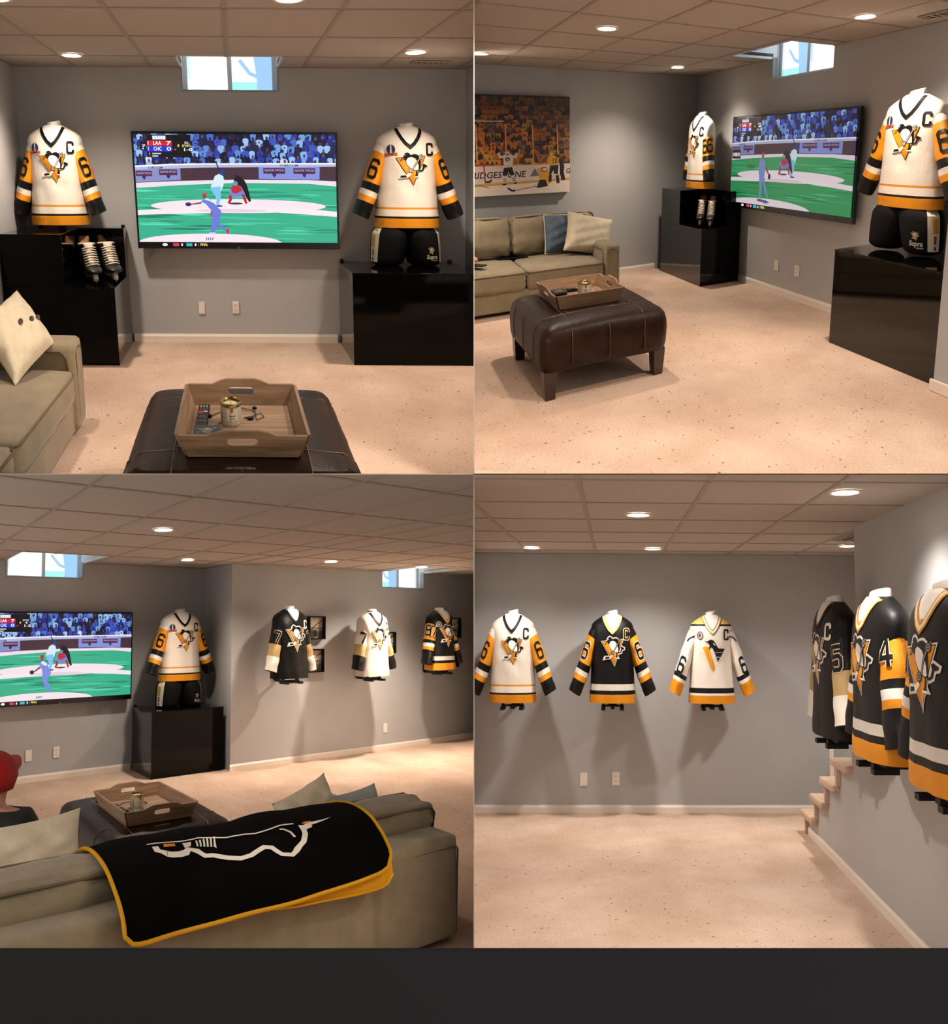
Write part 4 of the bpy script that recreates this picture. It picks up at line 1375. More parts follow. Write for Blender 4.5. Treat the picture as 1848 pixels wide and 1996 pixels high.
    D.append(('#15131c', g([(1240, 1320), (1395, 1315), (1380, 1470), (1320, 1470), (1300, 1400), (1260, 1480), (1225, 1470)])))
    D += [('#14121a', q) for q in stroke(g([(1370, 1490), (1390, 1630)]), .034)]; D += [('#14121a', q) for q in stroke(g([(1250, 1480), (1240, 1600)]), .034)]
    D.append(('#17161c', g([(1400, 1210), (1440, 1190), (1500, 1330), (1490, 1440), (1520, 1580), (1450, 1585), (1420, 1460), (1420, 1330)])))
    D.append(('#2a2220', g(ell(1370, 1160, 34, 30, 12))))
    D += [('#9a6a4a', q) for q in stroke(g([(620, 1722), (1010, 1665)]), .008)]; D += [('#1a1614', q) for q in stroke(g([(515, 1675), (590, 1725), (640, 1722)]), .018)]
    D += [('#1a1614', q) for q in stroke(g([(165, 1560), (215, 1560), (255, 1530)]), .018)]
    lay(MB(), D, lambda x, y, o: (x, TH + o, y), .0006, .00002).build('canvas_print', 'print_flat', fr, T, clean=False)
    return T

def photo_frame(fr, label, w, h, group, seed):
    """small black shadow box with a black and white photograph; u 0..w, z 0..h"""
    T = thing('photo_frame', fr, label, 'picture', group)
    d, t = .05, .014
    fb = MB()
    for a in ((0, t, 0, d, 0, h), (w - t, w, 0, d, 0, h), (t, w - t, 0, d, 0, t), (t, w - t, 0, d, h - t, h)):
        fb.box(*a)
    fb.build('frame', 'black_plastic', fr, T)
    rnd = random.Random(seed)
    D = [('#b3ab98', rect(t, t, w - t, h - t)), ('#d8ccb0', rect(t + .01, h * .5, w - t - .01, h - t - .008))]
    D += [('#2e2b28', q) for q in stroke([(t + .02, h * rnd.uniform(.3, .5)), (w * .5, h * .62), (w - t - .015, h * .8)], .010)]
    D.append(('#2a2826', ell(w * .45, h * .25, w * .2, h * .16, 14)))
    D.append(('#4a4641', [(t, t), (w * .4, t), (w * .3, h * .5), (t, h * .4)]))
    D.append(('#66625a', [(w * .6, t), (w - t, t), (w - t, h * .4), (w * .7, h * .35)]))
    D += [('#3a3733', q) for q in stroke([(t, h * .55), (w - t, h * .45)], .006)]
    lay(MB(), D, lambda x, y, o: (x, .012 + o, y), .0006, .0002).build('photograph', 'print_flat', fr, T, clean=False)
    return T

# ---------------------------------------------------------------- the setting: walls, floor, ceiling, windows, lamps
def grey_wall(name, fr, u0, u1, z1, holes=(), th=.06, u_pad=0):
    """wall face at v = 0, body behind it; holes = (u0, u1, z0) openings that run up to the top"""
    mb = MB()
    us = [u0] + [x for h in holes for x in h[:2]] + [u1]
    x = u0
    for h in holes:
        mb.box(x, h[0], -th, 0, 0, z1)
        mb.box(h[0], h[1], -th, 0, 0, h[2])
        x = h[1]
    mb.box(x, u1, -th, 0, 0, z1)
    o = mb.build(name, 'wall_paint', fr)
    if o: props(o, kind='structure')
    return o

def baseboard(name, fr, u0, u1, h=.066, th=.014):
    mb = MB()
    prof_ = [(0, 0), (th, 0), (th, h * .72), (th * .6, h * .9), (th * .25, h), (0, h)]
    mb.prism(prof_, 0, u0, u1)
    o = mb.build(name, 'trim_white', fr)
    if o: props(o, kind='structure')
    return o

def floor(fr, u0, u1, v0, v1):
    n = 24
    mb = MB()
    mb.add([(u0, v0, 0), (u1, v0, 0), (u1, v1, 0), (u0, v1, 0), (u0, v0, -.04), (u1, v0, -.04), (u1, v1, -.04), (u0, v1, -.04)],
           [(0, 1, 2, 3), (4, 7, 6, 5), (0, 4, 5, 1), (1, 5, 6, 2), (2, 6, 7, 3), (3, 7, 4, 0)])
    o = mb.build('floor', 'carpet', fr)
    props(o, kind='structure')
    return o

def cut_rect(r, h):
    """rectangle r minus rectangle h -> list of rectangles"""
    a0, a1, b0, b1 = r; c0, c1, d0, d1 = h
    if c1 <= a0 or c0 >= a1 or d1 <= b0 or d0 >= b1: return [r]
    out = []
    if c0 > a0: out.append((a0, c0, b0, b1))
    if c1 < a1: out.append((c1, a1, b0, b1))
    m0, m1 = max(a0, c0), min(a1, c1)
    if d0 > b0: out.append((m0, m1, b0, d0))
    if d1 < b1: out.append((m0, m1, d1, b1))
    return out

def ceiling(fr, p0, p1, q0, q1, gp, gq, wells=(), regions=None, s=.61):
    """suspended ceiling: one board above, laid-in tiles and T bars on a 0.61 m grid"""
    z = fr.room.ceil
    back = MB()
    rects = [(p0, p1, q0, q1)]
    if regions: rects = list(regions)
    for h in wells:
        rects = [x for r in rects for x in cut_rect(r, h)]
    for r in rects:
        back.box(r[0], r[1], r[2], r[3], z + .022, z + .05)
    root = back.build('ceiling', 'plenum', fr)
    props(root, kind='structure')
    bar = .0125
    zones = regions or [(p0, p1, q0, q1)]
    i0 = math.floor((p0 - gp) / s); i1 = math.ceil((p1 - gp) / s)
    j0 = math.floor((q0 - gq) / s); j1 = math.ceil((q1 - gq) / s)
    for i in range(i0, i1):
        for j in range(j0, j1):
            for zn in zones:
                r = (max(gp + i * s, zn[0]) + bar, min(gp + (i + 1) * s, zn[1]) - bar, max(gq + j * s, zn[2]) + bar, min(gq + (j + 1) * s, zn[3]) - bar)
                if r[1] - r[0] < .02 or r[3] - r[2] < .02: continue
                rs = [r]
                for h in wells: rs = [x for y in rs for x in cut_rect(y, (h[0] - bar, h[1] + bar, h[2] - bar, h[3] + bar))]
                for x in rs:
                    if x[1] - x[0] < .015 or x[3] - x[2] < .015: continue
                    MB().box(x[0], x[1], x[2], x[3], z + .004, z + .020).build('ceiling_tile', 'ceiling_tile', fr, root)
    def bars(a, lo, hi, along):
        segs = [(lo, hi)]
        for h in wells:
            hh = h if along == 'q' else (h[2], h[3], h[0], h[1])
            if hh[0] - bar < a < hh[1] + bar:
                segs = [t for sg in segs for t in ((sg[0], min(sg[1], hh[2])), (max(sg[0], hh[3]), sg[1])) if t[1] - t[0] > .01]
        for b0, b1 in segs:
            if along == 'q': MB().box(a - bar, a + bar, b0, b1, z, z + .012).build('grid_bar', 'ceiling_bar', fr, root)
            else: MB().box(b0, b1, a - bar, a + bar, z, z + .012).build('grid_bar', 'ceiling_bar', fr, root)
    for zn in zones:
        for i in range(i0, i1 + 1):
            a = gp + i * s
            if zn[0] < a < zn[1]: bars(a, zn[2], zn[3], 'q')
        for j in range(j0, j1 + 1):
            a = gq + j * s
            if zn[2] < a < zn[3]: bars(a, zn[0], zn[1], 'p')
    # rails along the walls and around the window wells
    for zn in zones:
        for a, b, c, d in ((zn[0], zn[1], zn[2], zn[2] + .02), (zn[0], zn[0] + .02, zn[2], zn[3]), (zn[1] - .02, zn[1], zn[2], zn[3])):
            rs = [(a, b, c, d)]
            for h in wells: rs = [x for y in rs for x in cut_rect(y, h)]
            for x in rs: MB().box(x[0], x[1], x[2], x[3], z, z + .014).build('wall_rail', 'ceiling_bar', fr, root)
    return root

def window(name, fr, w, z0, zc, depth, wall_th=.06, style=0):
    """small basement window high in the wall; u 0..w, sill at z0, light well of given depth through the ceiling at zc"""
    top = zc + .24
    rec = .10
    T = thing(name, fr, kind='structure')
    # reveal and the boxed well above the ceiling
    wm = MB()
    wm.box(-.012, 0, -rec, 0, z0 - .0, top); wm.box(w, w + .012, -rec, 0, z0, top); wm.box(0, w, -rec, 0, z0 - .012, z0)
    wm.build('reveal', 'well_white', fr, T)
    bx = MB()
    bx.box(-.014, 0, 0, depth, zc + .002, top); bx.box(w, w + .014, 0, depth, zc + .002, top); bx.box(0, w, depth, depth + .014, zc + .002, top); bx.box(-.014, w + .014, -rec, depth + .014, top, top + .012)
    bx.build('light_well', 'well_white', fr, T)
    # frame, mullion, panes
    f = .035
    for a in ((0, f), (w - f, w), (w * .5 - .018, w * .5 + .018)):
        MB().box(a[0], a[1], -rec - .03, -rec + .012, z0, top).build('frame_bar', 'vinyl_white', fr, T)
    MB().box(0, w, -rec - .03, -rec + .010, z0, z0 + .012).build('frame_bar', 'vinyl_white', fr, T)
    panes = [(f, w * .5 - .018), (w * .5 + .018, w - f)]
    for k, (a, b) in enumerate(panes):
        D = [('#ffffff', rect(a, z0 + .012, b, top))]
        L, Hh = b - a, top - z0
        if (k == 1) == (style != 1):
            D.append(('#a6f0ea', [(a, z0 + .012), (b, z0 + .012), (b, z0 + .11), (a + L * .6, z0 + .075), (a, z0 + .075)]))
            D.append(('#9cc8f2', [(a + L * .62, z0 + .012), (b, z0 + .012), (b, top), (a + L * .50, top), (a + L * .62, z0 + .10)]))
            D += [('#9cc8f2', q) for q in stroke([(a + L * .75, z0 + .10), (a + L * .45, z0 + .14), (a + L * .2, z0 + .24)], .03)]
        else:
            D.append(('#bff2f2', rect(a + L * .1, z0 + .012, a + L * .42, z0 + .024)))
            D.append(('#c6ecf8', rect(a, z0 + .1, a + .02, top)))
        pn = MB()
        lay(pn, D, lambda x, y, o: (x, -rec - .012 + o, y), 0, .0004)
        pn.build('pane', 'daylight', fr, T, clean=False)
    return T

def downlight(fr, label, power=1.0, angle=138, blend=.75, r=.062, col=None):
    """recessed ceiling lamp: trim ring, glowing lens and its light"""
    c0 = fr.w((0, 0, 0))
    if any((c0 - co).dot(no) > 0 for co, no in fr.room.planes): return None
    T = thing('recessed_lamp', fr, label, 'lamp', 'recessed ceiling lamps')
    n = 28
    rg = lambda rr, z: [(rr * math.cos(2 * PI * k / n), rr * math.sin(2 * PI * k / n), z) for k in range(n)]
    MB().rings([rg(r + .020, 0), rg(r + .018, -.006), rg(r + .004, -.006), rg(r, .0)], caps=False).build('trim_ring', 'trim_white', fr, T, smooth=False)
    MB().rings([rg(r + .002, -.004), rg(r * .6, -.0055), rg(.004, -.006)]).build('lens', 'lamp_glow', fr, T, smooth=True)
    ld = bpy.data.lights.new('lamp_light', 'SPOT')
    ld.energy = LAMP_POWER * power
    ld.color = col or LAMP_COL
    ld.spot_size = math.radians(angle)
    ld.spot_blend = blend
    ld.shadow_soft_size = .05
    lo = bpy.data.objects.new('lamp_light', ld)
    C.objects.link(lo)
    lo.parent = T
    n_ = fr.room.n.normalized()
    lo.rotation_euler = n_.to_track_quat('Z', 'Y').to_euler()
    lo.location = -n_ * .02
    return T

def vent(fr, label, w=.30, d=.12):
    T = thing('ceiling_vent', fr, label, 'vent', 'ceiling vents')
    t = .016
    fm = MB()
    for a in ((0, w, 0, t), (0, w, d - t, d), (0, t, t, d - t), (w - t, w, t, d - t)):
        fm.box(a[0], a[1], a[2], a[3], -.008, 0)
    fm.build('frame', 'vent_metal', fr, T)
    MB().box(t, w - t, t, d - t, -.002, 0).build('duct', 'dark', fr, T)
    for k in range(6):
        x = t + (w - 2 * t) * (k + .5) / 6
        MB().box(x - .008, x + .008, t, d - t, -.007, -.003).build('slat', 'vent_metal', fr, T)
    return T

def wall_plate(fr, label, kind, w=.068, h=.112):
    T = thing('wall_plate', fr, label, 'outlet', 'wall plates')
    MB().box(-w / 2, w / 2, 0, .006, -h / 2, h / 2).build('plate', 'plate_white', fr, T, bevel=.002)
    if kind == 'outlet':
        for s in (-1, 1):
            so = MB().box(-.017, .017, .006, .0075, s * .020 - .014, s * .020 + .014).build('socket', 'plate_white', fr, T)
            sl = MB()
            for x in (-.006, .006): sl.box(x - .0015, x + .0015, .0075, .008, s * .020 - .002, s * .020 + .007)
            sl.box(-.002, .002, .0075, .008, s * .020 - .010, s * .020 - .006)
            sl.build('slots', 'dark', fr, so or T)
    else:
        for s in (-1, 1):
            MB().lathe([(.004, 0), (.004, .002)], 10).build('screw', 'vent_metal', Frame(fr.room, fr.p + fr.V[0] * .006, fr.q + fr.V[1] * .006, fr.z + s * .045, fr.U, fr.V), T)
    return T

# ---------------------------------------------------------------- people and the blanket
def skinned(verts, edges, radii, root, lvl=2):
    """one continuous surface grown around a skeleton (skin + subdivision), returned as (verts, faces)"""
    me = bpy.data.meshes.new('skeleton')
    me.from_pydata([tuple(v) for v in verts], edges, [])
    ob = bpy.data.objects.new('skeleton', me)
    C.objects.link(ob)
    sk = ob.modifiers.new('skin', 'SKIN')
    sk.use_smooth_shade = True
    for i, r in enumerate(radii):
        me.skin_vertices[0].data[i].radius = r if isinstance(r, tuple) else (r, r)
        me.skin_vertices[0].data[i].use_root = (i == root)
    ss = ob.modifiers.new('smooth', 'SUBSURF'); ss.levels = lvl; ss.render_levels = lvl
    dg = bpy.context.evaluated_depsgraph_get()
    m2 = bpy.data.meshes.new_from_object(ob.evaluated_get(dg))
    V = [tuple(v.co) for v in m2.vertices]
    F = [tuple(p.vertices) for p in m2.polygons]
    bpy.data.objects.remove(ob); bpy.data.meshes.remove(me); bpy.data.meshes.remove(m2)
    return V, F

def seated_person(fr, label):
    """person slouched on a sofa, seen from behind: red cap, black T-shirt; z = 0 is the seat"""
    T = thing('person', fr, label, 'person')
    J = [(0, .02, .08), (0, -.02, .20), (0, -.03, .31), (0, -.01, .395), (0, .01, .45), (0, .02, .52), (0, .025, .575),
         (-.15, -.02, .335), (-.20, .05, .20), (-.14, .22, .14), (-.10, .30, .15), (.15, -.02, .335), (.20, .05, .20), (.14, .22, .14), (.10, .30, .15),
         (-.09, .10, .08), (-.10, .42, .10), (-.10, .46, -.22), (.09, .10, .08), (.10, .42, .10), (.10, .46, -.22)]
    E = [(0, 1), (1, 2), (2, 3), (3, 4), (4, 5), (5, 6), (2, 7), (7, 8), (8, 9), (9, 10), (2, 11), (11, 12), (12, 13), (13, 14), (0, 15), (15, 16), (16, 17), (0, 18), (18, 19), (19, 20)]
    Rr = [(.13, .10), (.135, .10), (.12, .095), (.055, .055), (.062, .066), (.078, .088), (.055, .065), .06, .045, .036, .03, .06, .045, .036, .03, .085, .065, .045, .085, .065, .045]
    V, F = skinned(J, E, Rr, 0)
    MB().add(V, F).build('body', 'skin', fr, T, smooth=True)
    # T-shirt: torso and upper sleeves
    J2 = [(0, .02, .06), (0, -.02, .20), (0, -.03, .31), (0, -.015, .372), (-.155, -.02, .335), (-.205, .045, .215), (.155, -.02, .335), (.205, .045, .215)]
    E2 = [(0, 1), (1, 2), (2, 3), (2, 4), (4, 5), (2, 6), (6, 7)]
    V, F = skinned(J2, E2, [(.155, .12), (.16, .12), (.142, .115), (.085, .075), .078, .068, .078, .068], 0)
    MB().add(V, F).build('t_shirt', 'tee_black', fr, T, smooth=True)
    V, F = skinned([(-.09, .06, .07), (-.10, .43, .10), (-.10, .46, -.15), (.09, .06, .07), (.10, .43, .10), (.10, .46, -.15), (0, .03, .07)], [(6, 0), (0, 1), (1, 2), (6, 3), (3, 4), (4, 5)], [.10, .082, .07, .10, .082, .07, .12], 6)
    MB().add(V, F).build('trousers', 'jeans', fr, T, smooth=True)
    # face and ears
    MB().ball((0, .105, .50), (.014, .02, .022), 10, 6).build('nose', 'skin', fr, T, smooth=True)
    for s in (-1, 1):
        MB().ball((s * .082, .015, .505), (.010, .022, .030), 10, 6).build('ear', 'skin', fr, T, smooth=True)
        MB().ball((s * .032, .094, .525), (.012, .006, .007), 8, 5).build('eye', 'dark', fr, T, smooth=True)
    MB().ball((0, .098, .462), (.024, .006, .006), 8, 5).build('mouth', 'cap_red', fr, T, smooth=True)
    MB().rings([[(rr * .95 * math.cos(2 * PI * k / 20), .012 + rr * 1.12 * math.sin(2 * PI * k / 20), z) for k in range(20)] for rr, z in ((.070, .462), (.080, .50), (.084, .53))], caps=False).build('hair', 'hair', fr, T, smooth=True)
    # cap: crown with seams and a brim
    cr = []
    cr.append([(.088 * math.cos(2 * PI * k / 24), .014 + .100 * math.sin(2 * PI * k / 24), .462 + .05 * max(0, math.sin(2 * PI * k / 24))) for k in range(24)])
    for i in range(8):
        a = PI / 2 * i / 7
        cr.append([(.098 * math.cos(a) * math.cos(2 * PI * k / 24), .018 + .112 * math.cos(a) * math.sin(2 * PI * k / 24), .505 + .105 * math.sin(a) + .001) for k in range(24)])
    cp = MB().rings(cr).build('cap_crown', 'cap_red', fr, T, smooth=True)
    br = []
    for i in range(7):
        t = i / 6
        br.append([( (.085 - .01 * t) * math.sin(a) , .060 + (.055 + .115 * t) * math.cos(a), .540 + .026 * math.cos(a) * (1 - t) + .012 * t - .03 * abs(math.sin(a)) ** 2) for a in [(-.5 + j / 14) * PI for j in range(15)]])
    bm_ = MB().rings(br, caps=False, closed=False)
    low = MB().rings([[(x, y, z - .004) for x, y, z in r] for r in br], caps=False, closed=False)
    bm_.add(low.v, low.f)
    bm_.build('cap_brim', 'cap_red', fr, T, smooth=True)
    MB().ball((0, .018, .612), (.010, .010, .005), 8, 5).build('cap_button', 'cap_red', fr, T, smooth=True)
    return T

def phone_hand(fr, label):
    """right forearm and hand, thumb over a dark handset; wrist at the frame origin, fingers towards +u"""
    T = thing('person', fr, label, 'person')
    J = [(-.30, -.02, .10), (-.10, -.01, .05), (0, 0, .02), (.035, .0, .015),
         (.060, .028, .014), (.088, .034, .004), (.100, .028, -.014),
         (.064, .010, .016), (.096, .014, .004), (.110, .008, -.016),
         (.062, -.010, .014), (.092, -.008, .002), (.104, -.010, -.016),
         (.056, -.028, .010), (.080, -.028, .0), (.092, -.026, -.014),
         (.018, .034, .020), (.045, .050, .026), (.070, .046, .022)]
    E = [(0, 1), (1, 2), (2, 3), (3, 4), (4, 5), (5, 6), (3, 7), (7, 8), (8, 9), (3, 10), (10, 11), (11, 12), (3, 13), (13, 14), (14, 15), (2, 16), (16, 17), (17, 18)]
    Rr = [.045, .036, (.026, .022), (.032, .016), .010, .009, .008, .010, .009, .008, .010, .009, .008, .009, .008, .007, .012, .010, .009]
    V, F = skinned(J, E, Rr, 2)
    MB().add(V, F).build('forearm_and_hand', 'skin', fr, T, smooth=True)
    return T

def handset(fr, label, L=.15, W=.075):
    T = thing('handset', fr, label, 'phone')
    MB().box(-L / 2, L / 2, -W / 2, W / 2, 0, .010).build('body', 'black_plastic', fr, T, bevel=.003)
    MB().box(-L / 2 + .006, L / 2 - .006, -W / 2 + .004, W / 2 - .004, .010, .0106).build('screen', 'black_gloss', fr, T)
    return T

BLK_PATH = [(.43, .545), (.37, .596), (.29, .624), (.20, .628), (.11, .610), (.04, .570), (-.012, .528), (-.034, .485), (-.042, .440)]
def blanket_pt(x, t, off=0.0):
    """x along the sofa (p), t 0..1 from the seat side over the top and down the back; gives (p, v, z)"""
    k = t * (len(BLK_PATH) - 1)
    i = max(0, min(int(k), len(BLK_PATH) - 2)); f = k - i
    P0, P1, P2, P3 = BLK_PATH[max(i - 1, 0)], BLK_PATH[i], BLK_PATH[i + 1], BLK_PATH[min(i + 2, len(BLK_PATH) - 1)]
    c = []
    for a, b, d, e in zip(P0, P1, P2, P3):
        c.append(.5 * (2 * b + (d - a) * f + (2 * a - 5 * b + 4 * d - e) * f * f + (3 * b - a - 3 * d + e) * f ** 3))
    dv, dz = P2[0] - P1[0], P2[1] - P1[1]
    L = math.hypot(dv, dz)
    nv, nz = dz / L, -dv / L
    w = .006 * math.sin(9 * x + 3 * t) + .004 * math.sin(17 * x - 5 * t)
    return (x, c[0] + nv * (off + w), c[1] + nz * (off + w))

def blanket(fr, label, x0, x1, D):
    T = thing('fleece_blanket', fr, label, 'blanket')
    NX, NT = 46, 34
    def corner(x, t):        # rounded corners at the lower end
        return x, t
    def sheet(off, grow=0.0, t1=1.0, col=BLK):
        mb = MB()
        vs, fs = [], []
        for i in range(NX + 1):
            for j in range(NT + 1):
                s = i / NX; t = j / NT * t1
                # shape of the outline: rounded lower corners, right end narrowing a little towards the back
                a = x0 - grow; b = x1 + grow - .10 * max(0, t - .45)
                x = a + (b - a) * s
                lim = 1.0
                d = min(s, 1 - s) * (b - a)
                if d < .10: lim = 1 - .10 * (1 - math.sqrt(max(0, 1 - (1 - d / .10) ** 2)))
                rise = .07 * max(0, s - .72) / .28
                tt = t * (lim - rise + grow * .4)
                vs.append(blanket_pt(x, tt, off))
        for i in range(NX):
            for j in range(NT):
                a = i * (NT + 1) + j
                fs.append((a, a + 1, a + NT + 2, a + NT + 1))
        return mb.add(vs, fs, col), vs
    m, vs = sheet(.030)
    m.build('fleece', 'fleece', fr, T, smooth=True, clean=False)
    edge = [vs[j] for j in range(NT + 1)] + [vs[i * (NT + 1) + NT] for i in range(1, NX + 1)] + [vs[NX * (NT + 1) + j] for j in range(NT - 1, -1, -1)]
    MB().tube(edge, .0085, 6, '#d9a02a').build('edging', 'fleece', fr, T, smooth=True)
    # folded gold underside peeping out at the right
    u0, u1 = x0 + (x1 - x0) * .42, x1 - .045
    vs2, fs2 = [], []
    for i in range(25):
        s = i / 24
        x = u0 + (u1 - u0) * s
        drop = .030 + .115 * math.sin(min(1, s * 1.15) * PI * .52) * (1 if s < .88 else math.sqrt(max(0, 1 - ((s - .88) / .12) ** 2)))
        for j in range(5):
            t = .80 + (.17 + drop * 1.0) * j / 4
            p = blanket_pt(x, min(t, 1.0), .016)
            z = p[2] - (max(0, t - 1.0)) * .42
            vs2.append((p[0], p[1], z))
    for i in range(24):
        for j in range(4):
            a = i * 5 + j
            fs2.append((a, a + 1, a + 6, a + 5))
    MB().add(vs2, fs2, '#e0a324').build('gold_underside', 'fleece', fr, T, smooth=True, clean=False)
    MB().tube([vs2[i * 5 + 4] for i in range(25)], .006, 6, '#e8ab2a').build('edging', 'fleece', fr, T, smooth=True)
    lay(MB(), D, lambda x, y, o: blanket_pt(x, y, o), .034, .0006, auto=.05).build('logo_print', 'fleece', fr, T, clean=False)
    return T

# ================================================================ the cabinet that holds the four rooms
class World(Frame):
    def __init__(s):
        class R: planes = []
        s.room = R()
        s.k = 1.0
    def w(s, c):
        return Vector(c) + CAM
WF = World()
kd = (998.0 - 924.0) / FOCAL
# upright divider and level divider, thin boards edge-on to the viewer, added to block light between rooms

y0, y1 = 5.4, 17.0
for nm, vs in (('added_divider_upright', [(-GAP * y0, y0, -4.0 * y0 / 10), (GAP * y0, y0, -4.0 * y0 / 10), (GAP * y1, y1, -4.0 * y1 / 10), (-GAP * y1, y1, -4.0 * y1 / 10),
                                         (-GAP * y0, y0, 4.6 * y0 / 10), (GAP * y0, y0, 4.6 * y0 / 10), (GAP * y1, y1, 4.6 * y1 / 10), (-GAP * y1, y1, 4.6 * y1 / 10)]),
               ('added_divider_level', [(-.42 * y0, y0, (kd - GAP) * y0), (.42 * y0, y0, (kd - GAP) * y0), (.42 * y1, y1, (kd - GAP) * y1), (-.42 * y1, y1, (kd - GAP) * y1),
                                       (-.42 * y0, y0, (kd + GAP) * y0), (.42 * y0, y0, (kd + GAP) * y0), (.42 * y1, y1, (kd + GAP) * y1), (-.42 * y1, y1, (kd + GAP) * y1)])):
    m = MB().add(vs, [(0, 3, 2, 1), (4, 5, 6, 7), (0, 1, 5, 4), (1, 2, 6, 5), (2, 3, 7, 6), (3, 0, 4, 7)])
    props(m.build(nm, 'divider', WF), kind='structure')
# dark base board under the lower rooms
yb = 2.2
zt = -(1848.0 - 998.0) / FOCAL * yb
m = MB().box(-.6 * yb, .6 * yb, yb - .012, yb, zt - 1.0, zt)
props(m.build('wall_base', 'base_dark', WF), kind='structure')

# ================================================================ upper left: the television wall, seen straight on
R = TL
F0 = Frame(R)
FWL = Frame(R, 0, 0, 0, (0, -1), (1, 0))
FWR = Frame(R, 3.645, 0, 0, (0, 1), (-1, 0))
zc = R.ceil
floor(F0, -.06, 3.75, -.06, 3.7)
grey_wall('wall_back', F0, -.06, 3.70, zc + .02, holes=[(1.356, 2.122, 1.966)])
grey_wall('wall_left', FWL, -3.6, 0, zc + .02)
grey_wall('wall_right', FWR, 0, 3.6, zc + .02)
ceiling(F0, 0, 3.645, 0, 3.5, .5007, .4269, wells=[(1.356, 2.122, 0, .4269)])
window('window_1', Frame(R, 1.356, 0, 0), .766, 1.966, zc, .4269)
baseboard('baseboard_back', F0, .835, 2.56)
for p, q, lb, pw in ((.603, .466, 'glowing recessed lamp above the left jersey in the upper left room view', 1.0),
                     (3.029, .648, 'glowing recessed lamp beside the ceiling vent in the upper left room view', 1.0),
                     (2.036, 1.845, 'recessed lamp cut by the top edge of the upper left room view', .9),
                     (.62, 1.83, 'recessed lamp over the sofa of the upper left room view', .5), (3.2, 1.83, 'recessed lamp over the carpet of the upper left room view', .9)):
    downlight(Frame(R, p, q, zc), lb, pw)
vent(Frame(R, 3.115, .235, zc), 'slim metal ceiling vent by the right lamp in the upper left room view', .285, .10)
wall_plate(Frame(R, 1.417, .0, .277), 'blank white wall plate under the television in the upper left room view', 'blank', .052, .098)
wall_plate(Frame(R, 1.704, .0, .283), 'white power outlet under the television in the upper left room view', 'outlet', .055, .098)
television(Frame(R, .925, 0, 0), 'large flat television showing a pitcher in mid throw, upper left room view', 1.655, .760, 1.650, 'a')
cabinet_niche(Frame(R, .015, .012, 0), 'gloss black cabinet with a niche for skates, left in the upper left room view', .81, .59, .920, .45, .548, .12)
cabinet_plain(Frame(R, 2.578, .012, 0), 'gloss black cabinet below the jersey and shorts in the upper left room view', .95, .56, .660)
jersey(Frame(R, .338, .15, .953, (.93, 0), (0, 1), .945), 'white_gold', 'white jersey with gold hem above the skates cabinet in the upper left room view', 'white jerseys by the television', patch='blue', seed=.4, stand='post', wall=.034, spread=.98)
jersey(Frame(R, 3.093, .20, .951, (1.02, 0), (0, 1), .95), 'white_gold', 'white jersey standing over black shorts in the upper left room view', 'white jerseys by the television', patch='blue', seed=2.1, stand='none', spread=1.10)
hockey_pants(Frame(R, 3.080, .20, .955, (1.0, 0), (0, 1), .95), 'black padded hockey shorts on the right cabinet of the upper left room view', 'black padded hockey shorts')
for p, q, rot, lb in ((.590, .34, -.38, 'left one of two black skates in the niche of the upper left room view'), (.725, .27, -.38, 'right one of two black skates in the niche of the upper left room view')):
    skate(Frame(R, p, q, .5485, (1.3, 0), (0, 1)).at(rot=rot, k=1.12), lb, 'hockey skates in the cabinet niches')
sofa(Frame(R, .03, 1.574, 0, (0, -1), (1, 0)), 'taupe sofa cut off by the left edge of the upper left room view', 2.0, .815)
pillow(Frame(R, .5475, 1.765, .545), 'cream pillow with brown buttons leaning on the sofa arm, upper left room view', (-.258, -.21, .2125), (.102, -.30, .1125), (.41, .35), .15, 'pillow_cream',
       buttons=((-.04, .1), (-.19, .52), (-.27, .78)), seed=3, ortho=False, ears=.03)
ottoman(Frame(R, 1.715, 2.515, 0), 'brown leather ottoman in the foreground of the upper left room view', .85, .85, .42)
TRF = Frame(R, 1.722, 2.60, .4265)
tray(TRF, 'wooden tray in the foreground of the upper left room view', .385, .40, .03, .085)
candle(Frame(R, 1.680, 2.56, .437), 'candle in a patterned tin in the middle of the tray, upper left room view', .040, .083)
remote(Frame(R, 1.568, 2.53, .437).at(rot=.02), 'black remote control lying left in the tray, upper left room view')
crest_box(Frame(R, 1.595, 2.715, .437), 'black box with a grey crest in the front of the tray, upper left room view')
earbuds(Frame(R, 1.68, 2.48, .4385), 'tangled black earphones beside the candle, upper left room view',
        [(-.085, .04, .002), (-.05, .0, .002), (-.02, -.04, .002), (.03, -.05, .002), (.06, -.03, .004), (.085, -.02, .004), (.10, .01, .002), (.075, .06, .002), (.05, .05, .002), (.09, .03, .002), (.12, .0, .002), (.13, .04, .002), (.10, .07, .002), (.095, -.03, .004)])

